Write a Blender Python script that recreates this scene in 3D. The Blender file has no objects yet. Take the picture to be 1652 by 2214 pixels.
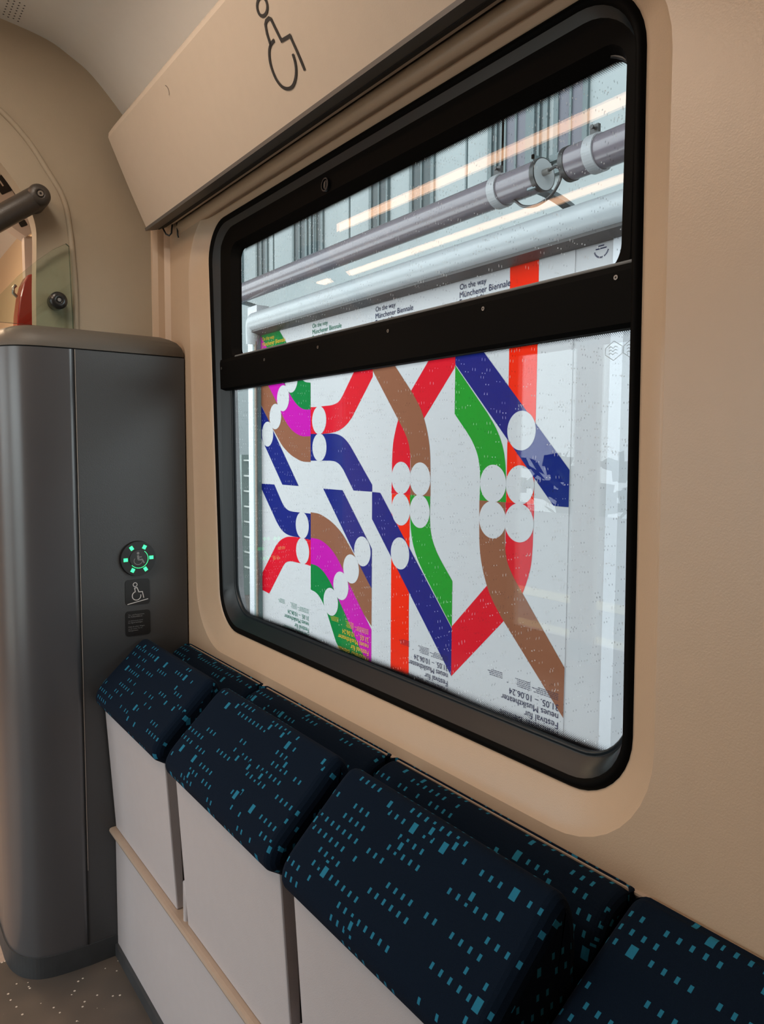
import bpy, math, random, json
from math import pi, sin, cos, radians
from mathutils import Vector, Matrix

random.seed(7)
scene = bpy.context.scene
col = scene.collection

# ------------------------------------------------------------------ camera
cam_data = bpy.data.cameras.new('camera')
cam_data.sensor_fit = 'VERTICAL'
cam_data.sensor_height = 36.0
cam_data.lens = 36.0 * 1600.0 / 2214.0
cam_data.clip_start = 0.02
cam = bpy.data.objects.new('camera', cam_data)
col.objects.link(cam)
RX = Vector((0.80789587, -0.58929363, 0.00610529))     # right
RF = Vector((0.58790293, 0.80518345, -0.07778021))     # forward
RF.normalize()
RX = (RX - RF * RX.dot(RF)).normalized()
RU = RX.cross(RF).normalized()
m = Matrix(((RX.x, RU.x, -RF.x, 0.0), (RX.y, RU.y, -RF.y, 0.0), (RX.z, RU.z, -RF.z, 1.3), (0, 0, 0, 1)))
cam.matrix_world = m
scene.camera = cam

# ------------------------------------------------------------------ view and world
scene.view_settings.view_transform = 'Standard'
scene.view_settings.look = 'None'
scene.view_settings.gamma = 1.0
scene.view_settings.use_curve_mapping = False
scene.view_settings.exposure = 0.0
scene.cycles.use_denoising = True
scene.cycles.max_bounces = 10
scene.cycles.diffuse_bounces = 5
scene.cycles.glossy_bounces = 5
scene.cycles.transparent_max_bounces = 16
scene.cycles.sample_clamp_indirect = 6.0
scene.cycles.caustics_reflective = False
scene.cycles.caustics_refractive = False

SKY = 4.3
STRIP = 9.5
STRIP_COL = (1.0, 0.56, 0.33)
FILL = 5.0
FILL_COL = (1.0, 0.86, 0.72)

world = bpy.data.worlds.new('overcast_sky')
scene.world = world
world.use_nodes = True
nt = world.node_tree
nt.nodes.clear()
wo = nt.nodes.new('ShaderNodeOutputWorld')
wb = nt.nodes.new('ShaderNodeBackground')
wt = nt.nodes.new('ShaderNodeTexCoord')
wn = nt.nodes.new('ShaderNodeTexNoise')
wn.inputs['Scale'].default_value = 2.5
wn.inputs['Detail'].default_value = 4.0
wr = nt.nodes.new('ShaderNodeValToRGB')
wr.color_ramp.elements[0].color = (0.80, 0.90, 0.96, 1)
wr.color_ramp.elements[1].color = (0.97, 1.0, 1.0, 1)
nt.links.new(wt.outputs['Generated'], wn.inputs['Vector'])
nt.links.new(wn.outputs['Fac'], wr.inputs['Fac'])
nt.links.new(wr.outputs['Color'], wb.inputs['Color'])
wb.inputs['Strength'].default_value = SKY
nt.links.new(wb.outputs['Background'], wo.inputs['Surface'])

# daylight entering through the openings on the far side of the car (portals guide the sky light)
def portal(name, y0, y1, z0, z1, x, rot):
    l = bpy.data.lights.new(name, 'AREA')
    l.shape = 'RECTANGLE'; l.size = (z1 - z0); l.size_y = (y1 - y0)
    l.cycles.is_portal = True
    o = bpy.data.objects.new(name, l); col.objects.link(o)
    o.location = (x, (y0 + y1) / 2, (z0 + z1) / 2)
    o.rotation_euler = (0, rot, 0)
    return o
portal('daylight_portal', 0.45, 1.85, 0.35, 1.95, -1.93, -pi / 2)
portal('daylight_portal', 2.15, 3.35, 0.1, 2.0, -1.93, -pi / 2)

# added warm fill lights under the ceiling, with no fixture, and one in the vestibule
def down(x, y, z, w, size, c=FILL_COL):
    l = bpy.data.lights.new('ceiling_fill', 'AREA'); l.shape = 'DISK'; l.size = size; l.energy = w; l.color = c
    o = bpy.data.objects.new('ceiling_fill', l); col.objects.link(o); o.location = (x, y, z); return o
down(-0.47, 1.10, 2.27, FILL, 0.28)
def strip_fill(x, y0, y1, z, w, wid):
    l = bpy.data.lights.new('aisle_fill', 'AREA'); l.shape = 'RECTANGLE'; l.size = wid; l.size_y = y1 - y0; l.energy = w; l.color = FILL_COL
    o = bpy.data.objects.new('aisle_fill', l); col.objects.link(o); o.location = (x, (y0 + y1) / 2, z)
strip_fill(0.13, 1.00, 1.60, 2.29, 4.0, 0.16)  # added fill strip near the window wall, kept clear of the glass reflection
down(0.02, 3.0, 2.22, 9.0, 0.25, (1.0, 0.72, 0.46))  # added fill that brightens the vestibule

# ------------------------------------------------------------------ helpers
def lin(r, g, b):
    f = lambda c: (c / 255) / 12.92 if c <= 10 else (((c / 255) + 0.055) / 1.055) ** 2.4
    return (f(r), f(g), f(b), 1.0)

MATS = {}
def mat(name, color, rough=0.5, spec=0.5, metal=0.0, noise=0.0, nscale=40.0, bump=0.0, bscale=200.0, emit=None, estr=0.0, coat=0.0, sheen=0.0):
    m = bpy.data.materials.new(name); m.use_nodes = True
    t = m.node_tree; b = t.nodes['Principled BSDF']
    b.inputs['Base Color'].default_value = color
    b.inputs['Roughness'].default_value = rough
    b.inputs['Specular IOR Level'].default_value = spec
    b.inputs['Metallic'].default_value = metal
    b.inputs['Coat Weight'].default_value = coat
    b.inputs['Sheen Weight'].default_value = sheen
    tc = t.nodes.new('ShaderNodeTexCoord')
    if noise > 0:
        n = t.nodes.new('ShaderNodeTexNoise'); n.inputs['Scale'].default_value = nscale; n.inputs['Detail'].default_value = 6
        mr = t.nodes.new('ShaderNodeMapRange'); mr.inputs['To Min'].default_value = 1 - noise; mr.inputs['To Max'].default_value = 1 + noise
        mx = t.nodes.new('ShaderNodeVectorMath'); mx.operation = 'SCALE'
        mx.inputs[0].default_value = color[:3]
        t.links.new(tc.outputs['Object'], n.inputs['Vector']); t.links.new(n.outputs['Fac'], mr.inputs['Value'])
        t.links.new(mr.outputs['Result'], mx.inputs['Scale']); t.links.new(mx.outputs['Vector'], b.inputs['Base Color'])
    if bump > 0:
        n2 = t.nodes.new('ShaderNodeTexNoise'); n2.inputs['Scale'].default_value = bscale; n2.inputs['Detail'].default_value = 3
        bp = t.nodes.new('ShaderNodeBump'); bp.inputs['Strength'].default_value = bump; bp.inputs['Distance'].default_value = 0.002
        t.links.new(tc.outputs['Object'], n2.inputs['Vector']); t.links.new(n2.outputs['Fac'], bp.inputs['Height'])
        t.links.new(bp.outputs['Normal'], b.inputs['Normal'])
    if emit:
        b.inputs['Emission Color'].default_value = (*emit[:3], 1); b.inputs['Emission Strength'].default_value = estr
    MATS[name] = m
    return m

class MB:
    """collects faces and builds ONE mesh object"""
    def __init__(s): s.v = []; s.f = []; s.mi = []; s.uv = []; s.sm = []
    def add(s, verts, faces, mi=0, uvs=None, smooth=False):
        b = len(s.v); s.v += [tuple(p) for p in verts]
        for k, f in enumerate(faces):
            s.f.append([b + i for i in f]); s.mi.append(mi); s.sm.append(smooth)
            s.uv.append([uvs[i] for i in f] if uvs else None)
        return s
    def box(s, x0, x1, y0, y1, z0, z1, mi=0):
        v = [(x, y, z) for x in (x0, x1) for y in (y0, y1) for z in (z0, z1)]
        f = [(0, 1, 3, 2), (4, 6, 7, 5), (0, 4, 5, 1), (2, 3, 7, 6), (0, 2, 6, 4), (1, 5, 7, 3)]
        return s.add(v, f, mi)
    def prism(s, pts, axis, a0, a1, mi=0, smooth=False):
        """closed 2D outline extruded along an axis; pts order (other two axes in xyz order)"""
        def P(p, a):
            return (a, p[0], p[1]) if axis == 'x' else (p[0], a, p[1]) if axis == 'y' else (p[0], p[1], a)
        n = len(pts)
        v = [P(p, a0) for p in pts] + [P(p, a1) for p in pts]
        s.add(v, [(i, (i + 1) % n, n + (i + 1) % n, n + i) for i in range(n)], mi, smooth=smooth)
        s.add(v, [tuple(range(n - 1, -1, -1)), tuple(range(n, 2 * n))], mi)
        return s
    def loft(s, rings, mi=0, cap0=False, cap1=False, smooth=False):
        n = len(rings[0]); v = [p for r in rings for p in r]
        f = [(k * n + i, k * n + (i + 1) % n, (k + 1) * n + (i + 1) % n, (k + 1) * n + i) for k in range(len(rings) - 1) for i in range(n)]
        s.add(v, f, mi, smooth=smooth)
        if cap0: s.add(rings[0], [tuple(range(n - 1, -1, -1))], mi)
        if cap1: s.add(rings[-1], [tuple(range(n))], mi)
        return s
    def tube(s, pts, r, seg=12, mi=0, cap=True, smooth=True):
        pts = [Vector(p) for p in pts]; rings = []
        rr = r if isinstance(r, (list, tuple)) else [r] * len(pts)
        up = Vector((0, 0, 1))
        for i, p in enumerate(pts):
            d = (pts[min(i + 1, len(pts) - 1)] - pts[max(i - 1, 0)]).normalized()
            if abs(d.dot(up)) > 0.95: up = Vector((1, 0, 0))
            a = d.cross(up).normalized(); b = a.cross(d).normalized(); up = b
            rings.append([tuple(p + (a * cos(2 * pi * k / seg) + b * sin(2 * pi * k / seg)) * rr[i]) for k in range(seg)])
        return s.loft(rings, mi, cap, cap, smooth)
    def disc(s, c, n, r, seg=24, mi=0, ru=None):
        c = Vector(c); n = Vector(n).normalized()
        a = n.orthogonal().normalized() if abs(n.z) > .9 else n.cross(Vector((0, 0, 1))).normalized()
        b = a.cross(n).normalized(); ru = ru or r
        return s.add([tuple(c + a * r * cos(2 * pi * k / seg) + b * ru * sin(2 * pi * k / seg)) for k in range(seg)], [tuple(range(seg))], mi)
    def stroke(s, pts, w, P, mi=0, closed=False):
        """2D ribbon; P maps (a,b) to 3D"""
        n = len(pts); L = []; R = []
        for i in range(n):
            if closed: p0, p1 = pts[i - 1], pts[(i + 1) % n]
            else: p0, p1 = pts[max(i - 1, 0)], pts[min(i + 1, n - 1)]
            q = pts[i]
            def nrm(a, b):
                d = (b[0] - a[0], b[1] - a[1]); l = math.hypot(*d) or 1
                return (-d[1] / l, d[0] / l)
            n1 = nrm(p0, q) if tuple(p0) != tuple(q) else nrm(q, p1)
            n2 = nrm(q, p1) if tuple(p1) != tuple(q) else n1
            mx, my = n1[0] + n2[0], n1[1] + n2[1]; l = math.hypot(mx, my) or 1
            mx, my = mx / l, my / l; k = 1 / max(0.4, mx * n1[0] + my * n1[1])
            L.append((q[0] + mx * w / 2 * k, q[1] + my * w / 2 * k)); R.append((q[0] - mx * w / 2 * k, q[1] - my * w / 2 * k))
        v = [P(*p) for p in L] + [P(*p) for p in R]
        rng = range(n) if closed else range(n - 1)
        return s.add(v, [(i, (i + 1) % n, n + (i + 1) % n, n + i) for i in rng], mi)
    def build(s, name, mats, parent=None, bevel=0.0, seg=2, smooth_angle=None, loc=None):
        me = bpy.data.meshes.new(name)
        me.from_pydata(s.v, [], s.f)
        if not isinstance(mats, (list, tuple)): mats = [mats]
        for x in mats: me.materials.append(x)
        for i, p in enumerate(me.polygons):
            p.material_index = s.mi[i]; p.use_smooth = s.sm[i]
        if any(u is not None for u in s.uv):
            uvl = me.uv_layers.new(name='UVMap')
            for i, p in enumerate(me.polygons):
                if s.uv[i]:
                    for j, li in enumerate(p.loop_indices): uvl.data[li].uv = s.uv[i][j]
        me.validate(); me.update()
        o = bpy.data.objects.new(name, me); col.objects.link(o)
        if parent: o.parent = parent
        if loc: o.location = loc
        if bevel > 0:
            w = o.modifiers.new('weld', 'WELD'); w.merge_threshold = 0.0002
            b = o.modifiers.new('bevel', 'BEVEL'); b.width = bevel; b.segments = seg; b.limit_method = 'ANGLE'; b.angle_limit = radians(35)
            b.harden_normals = False
        return o

def tag(o, label, cat, group=None, kind=None):
    o['label'] = label; o['category'] = cat
    if group: o['group'] = group
    if kind: o['kind'] = kind
    return o
def struct(o, label=None):
    o['kind'] = 'structure'
    if label: o['label'] = label
    return o
def empty(name, loc=(0, 0, 0)):
    o = bpy.data.objects.new(name, None); o.location = loc; o.empty_display_size = 0.05
    col.objects.link(o); return o
def adopt(root, objs):
    """children built in world coordinates keep their place under a moved root"""
    for c in objs:
        c.parent = root; c.matrix_parent_inverse = Matrix.Translation(-Vector(root.location))
def rrect(a0, a1, b0, b1, r, n=8):
    """rounded rectangle, counter-clockwise, fixed vertex count 4*(n+1)"""
    r = max(r, 1e-4); out = []
    for (ca, cb, t0) in ((a1 - r, b1 - r, 0), (a0 + r, b1 - r, pi / 2), (a0 + r, b0 + r, pi), (a1 - r, b0 + r, 3 * pi / 2)):
        for k in range(n + 1):
            t = t0 + pi / 2 * k / n
            out.append((ca + r * cos(t), cb + r * sin(t)))
    return out
def ringX(x, y0, y1, z0, z1, r, n=8, s0=0.0, s1=0.0):
    # s0 / s1: slant of the near and the far upright side
    return [(x, a + (s0 + (s1 - s0) * (a - y0) / (y1 - y0)) * (b - 1.35), b) for a, b in rrect(y0, y1, z0, z1, r, n)]
def arc(c, r, a0, a1, n=24, rb=None):
    rb = rb or r
    return [(c[0] + r * cos(radians(a0 + (a1 - a0) * k / n)), c[1] + rb * sin(radians(a0 + (a1 - a0) * k / n))) for k in range(n + 1)]
def catmull(P, sub=5):
    P = [Vector(p) for p in P]; P = [2 * P[0] - P[1]] + P + [2 * P[-1] - P[-2]]; out = []
    for i in range(1, len(P) - 2):
        a, b, c, d = P[i - 1:i + 3]
        for k in range(sub):
            t = k / sub
            out.append(tuple(.5 * ((2 * b) + (c - a) * t + (2 * a - 5 * b + 4 * c - d) * t * t + (3 * b - a - 3 * c + d) * t ** 3)))
    out.append(tuple(P[-2])); return out

_tcache = {}
def text_geo(s, width=None, height=None):
    """text as flat polygons: returns verts2d, faces ; scaled to the given width"""
    cu = bpy.data.curves.new('t', 'FONT'); cu.body = s; cu.resolution_u = 3
    o = bpy.data.objects.new('t', cu); col.objects.link(o)
    bpy.context.view_layer.update()
    me = bpy.data.meshes.new_from_object(o.evaluated_get(bpy.context.evaluated_depsgraph_get()))
    v = [(p.co.x, p.co.y) for p in me.vertices]; f = [tuple(p.vertices) for p in me.polygons]
    bpy.data.objects.remove(o); bpy.data.curves.remove(cu); bpy.data.meshes.remove(me)
    xs = [p[0] for p in v]; x0 = min(xs); w = max(xs) - x0
    k = (width / w) if width else height
    kh = height if (height and width) else k
    return [((x - x0) * k, y * kh) for x, y in v], f
def add_text(mb, s, P, width=None, height=None, mi=0):
    v, f = text_geo(s, width, height)
    mb.add([P(a, b) for a, b in v], f, mi)

# ------------------------------------------------------------------ materials
M_wall = mat('beige_wall_paint', (0.60, 0.445, 0.31, 1), 0.36, 0.8, noise=0.03, bump=0.12, bscale=500)
M_header = mat('beige_header_paint', (0.64, 0.54, 0.44, 1), 0.5, 0.4, noise=0.03, bump=0.12, bscale=500)
M_endwall = mat('beige_end_wall', (0.46, 0.395, 0.30, 1), 0.6, 0.3, noise=0.03, bump=0.12, bscale=500)
M_ceiling = mat('ceiling_grey_white', (0.74, 0.72, 0.69, 1), 0.6, 0.3, noise=0.02, bump=0.1, bscale=500)
M_dark = mat('dark_hole', (0.015, 0.015, 0.015, 1), 0.8)
M_frame = mat('black_window_rubber', (0.0035, 0.0033, 0.0031, 1), 0.6, 0.05)
M_gasket = mat('black_gasket_sky_tint', (0.012, 0.019, 0.025, 1), 0.36, 0.45)  # bluish cast in the colour stands for outside daylight reflected on the sill band
M_rail = mat('dark_trim_rail', (0.10, 0.095, 0.09, 1), 0.4, 0.5)
M_alu = mat('grey_aluminium', (0.30, 0.33, 0.35, 1), 0.35, 0.5, metal=0.6)
M_cab = mat('dark_grey_cabinet', (0.064, 0.067, 0.072, 1), 0.36, 0.5, noise=0.05, nscale=8, bump=0.15, bscale=600)
M_door = mat('curved_door_satin', (0.075, 0.078, 0.086, 1), 0.30, 1.0, noise=0.05, nscale=8)
M_captop = mat('cabinet_cap_grey', (0.125, 0.115, 0.10, 1), 0.45, 0.4, bump=0.15, bscale=600)
M_panel = mat('pale_grey_seat_shell', (0.56, 0.53, 0.545, 1), 0.5, 0.35, noise=0.03, bump=0.15, bscale=600)
M_ledge = mat('beige_brown_ledge', (0.42, 0.33, 0.26, 1), 0.4, 0.5, noise=0.06, nscale=60)
M_skirt = mat('dark_rubber_skirting', (0.05, 0.055, 0.06, 1), 0.5, 0.4, noise=0.3, nscale=25)
M_black = mat('black_plastic', (0.012, 0.012, 0.013, 1), 0.35, 0.5)
M_knob = mat('black_knob', (0.02, 0.02, 0.02, 1), 0.25, 0.6)
M_white = mat('white_print', (0.75, 0.73, 0.72, 1), 0.5)
M_greyprint = mat('grey_print', (0.28, 0.28, 0.29, 1), 0.5)
M_print = mat('dark_print', (0.018, 0.018, 0.018, 1), 0.5)
M_green_led = mat('green_led', (0.02, 0.3, 0.12, 1), 0.4, emit=(0.04, 0.95, 0.28), estr=2.2)
M_screw = mat('steel_screw', (0.35, 0.33, 0.31, 1), 0.3, metal=0.9)
M_red = mat('glossy_red', (0.42, 0.012, 0.012, 1), 0.18, 0.6, coat=0.5)
M_cream = mat('cream_plastic', (0.72, 0.62, 0.54, 1), 0.4, 0.4)
M_vest = mat('warm_vestibule_wall', (0.70, 0.56, 0.40, 1), 0.5, 0.3)
M_vfloor = mat('vestibule_floor', (0.50, 0.40, 0.34, 1), 0.6, noise=0.2, nscale=80)
M_bar = mat('dark_grey_handrail', (0.055, 0.047, 0.04, 1), 0.35, 0.5, bump=0.2, bscale=400)
M_wire = mat('dark_wire', (0.02, 0.025, 0.025, 1), 0.25, 0.6)
M_carskin = mat('car_outer_skin', (0.4, 0.4, 0.42, 1), 0.4)
# outside
ink = lambda r, g, b: tuple(0.56 * c for c in lin(r, g, b)[:3]) + (1.0,)
M_paper = mat('poster_paper', (0.385, 0.38, 0.39, 1), 0.8, 0.08, noise=0.025, nscale=300)
M_navy = mat('poster_navy', ink(16, 32, 125), 0.75, 0.04)
M_pred = mat('poster_red', ink(228, 14, 42), 0.75, 0.04)
M_orange = mat('poster_orange_red', ink(255, 38, 0), 0.75, 0.04)
M_pgreen = mat('poster_green', ink(20, 155, 45), 0.75, 0.04)
M_pgreen2 = mat('poster_deep_green', ink(0, 130, 60), 0.75, 0.04)
M_brown = mat('poster_brown', ink(150, 95, 70), 0.75, 0.04)
M_magenta = mat('poster_magenta', ink(205, 10, 175), 0.75, 0.04)
M_yellow = mat('poster_yellow_ink', ink(250, 200, 60), 0.75, 0.04)
M_teal = mat('poster_teal_ink', ink(20, 125, 100), 0.75, 0.04)
M_ink = mat('poster_navy_ink', ink(30, 40, 80), 0.75, 0.04)
M_tube = mat('lamp_tube_grey', (0.115, 0.098, 0.115, 1), 0.22, 0.8, noise=0.12, nscale=30)
M_pipe = mat('white_painted_pipe', (0.30, 0.32, 0.335, 1), 0.3, 0.5, noise=0.06, nscale=10)
M_post = mat('white_painted_post', (0.46, 0.47, 0.50, 1), 0.4, 0.4, noise=0.04)
M_darkband = mat('dark_channel', (0.02, 0.017, 0.018, 1), 0.5, noise=0.3, nscale=30)
M_teelgrey = mat('grey_green_edge', (0.12, 0.17, 0.17, 1), 0.5)
M_brownedge = mat('weathered_brown_edge', (0.16, 0.12, 0.09, 1), 0.7, noise=0.4, nscale=40)
M_clamp = mat('grey_clamp', (0.26, 0.265, 0.275, 1), 0.4, 0.5)
M_arm = mat('blue_grey_arm', (0.11, 0.145, 0.16, 1), 0.4, 0.5)
M_endcap = mat('light_grey_end_cap', (0.33, 0.35, 0.36, 1), 0.4, 0.5)
M_facade = mat('pale_render_facade', (0.24, 0.265, 0.27, 1), 0.8, 0.1, noise=0.04, nscale=3)
M_facadepil = mat('grey_green_window_frame', (0.06, 0.085, 0.09, 1), 0.5)
M_pane = mat('dim_window_pane', (0.085, 0.085, 0.105, 1), 0.4, 0.3)
M_pane2 = mat('dark_window_pane', (0.028, 0.040, 0.044, 1), 0.4, 0.3)
M_fence = mat('galvanised_fence', (0.38, 0.40, 0.38, 1), 0.5)
M_fpost = mat('grey_green_post', (0.20, 0.25, 0.24, 1), 0.5)
M_ground = mat('platform_paving', (0.34, 0.33, 0.32, 1), 0.8, noise=0.15, nscale=6)
M_track = mat('track_ballast', (0.14, 0.12, 0.11, 1), 0.9, noise=0.5, nscale=30)
M_tactile = mat('pale_yellow_tactile_strip', (0.85, 0.72, 0.45, 1), 0.7, noise=0.25, nscale=25)
M_hedge = mat('dark_green_hedge', (0.05, 0.10, 0.05, 1), 0.8, noise=0.6, nscale=3)
M_blue = mat('blue_hoarding', (0.06, 0.22, 0.42, 1), 0.5)

def floor_material():
    m = bpy.data.materials.new('speckled_dark_floor'); m.use_nodes = True; t = m.node_tree; b = t.nodes['Principled BSDF']
    tc = t.nodes.new('ShaderNodeTexCoord'); v = t.nodes.new('ShaderNodeTexVoronoi'); v.inputs['Scale'].default_value = 75
    n = t.nodes.new('ShaderNodeTexNoise'); n.inputs['Scale'].default_value = 5
    wn_ = t.nodes.new('ShaderNodeTexWhiteNoise')
    lt = t.nodes.new('ShaderNodeMath'); lt.operation = 'LESS_THAN'; lt.inputs[1].default_value = 0.20
    gt = t.nodes.new('ShaderNodeMath'); gt.operation = 'GREATER_THAN'; gt.inputs[1].default_value = 0.80
    mu = t.nodes.new('ShaderNodeMath'); mu.operation = 'MULTIPLY'
    r = t.nodes.new('ShaderNodeValToRGB'); r.color_ramp.elements[0].color = (0.075, 0.068, 0.062, 1); r.color_ramp.elements[1].color = (0.13, 0.108, 0.09, 1)
    r.color_ramp.elements[0].position = .35; r.color_ramp.elements[1].position = .65
    mx = t.nodes.new('ShaderNodeMix'); mx.data_type = 'RGBA'; mx.inputs[7].default_value = (0.75, 0.70, 0.62, 1)
    L = t.links.new
    L(tc.outputs['Object'], v.inputs['Vector']); L(tc.outputs['Object'], n.inputs['Vector'])
    L(v.outputs['Color'], wn_.inputs['Vector']); L(wn_.outputs['Value'], gt.inputs[0]); L(v.outputs['Distance'], lt.inputs[0])
    L(lt.outputs[0], mu.inputs[0]); L(gt.outputs[0], mu.inputs[1]); L(n.outputs['Fac'], r.inputs['Fac'])
    L(r.outputs['Color'], mx.inputs[6]); L(mu.outputs[0], mx.inputs[0]); L(mx.outputs[2], b.inputs['Base Color'])
    b.inputs['Roughness'].default_value = 0.55
    return m
M_floor = floor_material()

def fabric_material():
    """navy moquette with rows of small cyan dashes and a few larger blocks (UV in metres)"""
    m = bpy.data.materials.new('navy_moquette_with_cyan_dashes'); m.use_nodes = True; t = m.node_tree; b = t.nodes['Principled BSDF']; L = t.links.new
    uv = t.nodes.new('ShaderNodeUVMap')
    def math_(op, a, b_=None):
        n = t.nodes.new('ShaderNodeMath'); n.operation = op
        for i, q in enumerate((a, b_)):
            if q is None: continue
            if isinstance(q, (int, float)): n.inputs[i].default_value = q
            else: L(q, n.inputs[i])
        return n.outputs[0]
    sp = t.nodes.new('ShaderNodeSeparateXYZ'); L(uv.outputs['UV'], sp.inputs[0])
    def layer(cu, cv, du, dv, thr, seed, runs):
        row = math_('FLOOR', math_('DIVIDE', sp.outputs['Y'], cv))
        c1 = t.nodes.new('ShaderNodeCombineXYZ'); L(row, c1.inputs[0]); c1.inputs[1].default_value = seed
        w1 = t.nodes.new('ShaderNodeTexWhiteNoise'); L(c1.outputs[0], w1.inputs['Vector'])
        uu = math_('ADD', math_('DIVIDE', sp.outputs['X'], cu), math_('MULTIPLY', w1.outputs['Value'], 7.0))
        ci = math_('FLOOR', uu)
        fu = math_('SUBTRACT', math_('FRACT', uu), 0.5); fv = math_('SUBTRACT', math_('FRACT', math_('DIVIDE', sp.outputs['Y'], cv)), 0.5)
        c2 = t.nodes.new('ShaderNodeCombineXYZ'); L(ci, c2.inputs[0]); L(row, c2.inputs[1]); c2.inputs[2].default_value = seed
        w2 = t.nodes.new('ShaderNodeTexWhiteNoise'); L(c2.outputs[0], w2.inputs['Vector'])
        c3 = t.nodes.new('ShaderNodeCombineXYZ'); L(math_('FLOOR', math_('DIVIDE', ci, runs)), c3.inputs[0]); L(row, c3.inputs[1]); c3.inputs[2].default_value = seed + 5
        w3 = t.nodes.new('ShaderNodeTexWhiteNoise'); L(c3.outputs[0], w3.inputs['Vector'])
        inu = math_('LESS_THAN', math_('ABSOLUTE', fu), du / cu / 2); inv = math_('LESS_THAN', math_('ABSOLUTE', fv), dv / cv / 2)
        pres = math_('MULTIPLY', math_('GREATER_THAN', w2.outputs['Value'], thr[0]), math_('GREATER_THAN', w3.outputs['Value'], thr[1]))
        near = math_('MULTIPLY', math_('LESS_THAN', math_('ABSOLUTE', fu), du / cu / 2 + 0.006 / cu), math_('LESS_THAN', math_('ABSOLUTE', fv), dv / cv / 2 + 0.004 / cv))
        return math_('MULTIPLY', math_('MULTIPLY', inu, inv), pres), math_('SUBTRACT', 1.0, math_('MULTIPLY', near, pres))
    a, _na = layer(0.0150, 0.0185, 0.0042, 0.0075, (0.22, 0.42), 1.0, 4.0)
    b2, n2_ = layer(0.060, 0.0555, 0.0095, 0.0140, (0.78, 0.0), 9.0, 3.0)
    b3, n3_ = layer(0.045, 0.037, 0.0062, 0.0100, (0.84, 0.0), 4.0, 3.0)
    mask = math_('MAXIMUM', math_('MAXIMUM', math_('MULTIPLY', math_('MULTIPLY', a, n2_), n3_), b2), math_('MULTIPLY', b3, n2_))
    n = t.nodes.new('ShaderNodeTexNoise'); n.inputs['Scale'].default_value = 900; tc = t.nodes.new('ShaderNodeTexCoord'); L(tc.outputs['Object'], n.inputs['Vector'])
    r = t.nodes.new('ShaderNodeValToRGB'); r.color_ramp.elements[0].color = (0.0028, 0.0070, 0.0155, 1); r.color_ramp.elements[1].color = (0.0070, 0.0155, 0.033, 1)
    L(n.outputs['Fac'], r.inputs['Fac'])
    mx = t.nodes.new('ShaderNodeMix'); mx.data_type = 'RGBA'; L(mask, mx.inputs[0]); L(r.outputs['Color'], mx.inputs[6]); mx.inputs[7].default_value = (0.022, 0.19, 0.32, 1)
    L(mx.outputs[2], b.inputs['Base Color'])
    b.inputs['Roughness'].default_value = 0.95; b.inputs['Specular IOR Level'].default_value = 0.05
    b.inputs['Sheen Weight'].default_value = 0.02; b.inputs['Sheen Roughness'].default_value = 0.5
    bp = t.nodes.new('ShaderNodeBump'); bp.inputs['Strength'].default_value = 0.3; bp.inputs['Distance'].default_value = 0.001
    L(n.outputs['Fac'], bp.inputs['Height']); L(bp.outputs['Normal'], b.inputs['Normal'])
    return m
M_fabric = fabric_material()

def schlick(t, scale=1.0):
    """two-sided Fresnel reflectance of clear glass"""
    g = t.nodes.new('ShaderNodeNewGeometry'); d = t.nodes.new('ShaderNodeVectorMath'); d.operation = 'DOT_PRODUCT'
    t.links.new(g.outputs['Incoming'], d.inputs[0]); t.links.new(g.outputs['Normal'], d.inputs[1])
    prev = d.outputs['Value']
    for op, val in (('ABSOLUTE', None), ('SUBTRACT', 'inv'), ('POWER', 5.0), ('MULTIPLY_ADD', 0.96)):
        n = t.nodes.new('ShaderNodeMath'); n.operation = op
        if val == 'inv': n.inputs[0].default_value = 1.0; t.links.new(prev, n.inputs[1])
        else:
            t.links.new(prev, n.inputs[0])
            if val is not None: n.inputs[1].default_value = val
            if op == 'MULTIPLY_ADD': n.inputs[2].default_value = 0.04
        prev = n.outputs[0]
    n = t.nodes.new('ShaderNodeMath'); n.operation = 'MULTIPLY'; n.use_clamp = True; n.inputs[1].default_value = scale
    t.links.new(prev, n.inputs[0]); return n.outputs[0]

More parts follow.
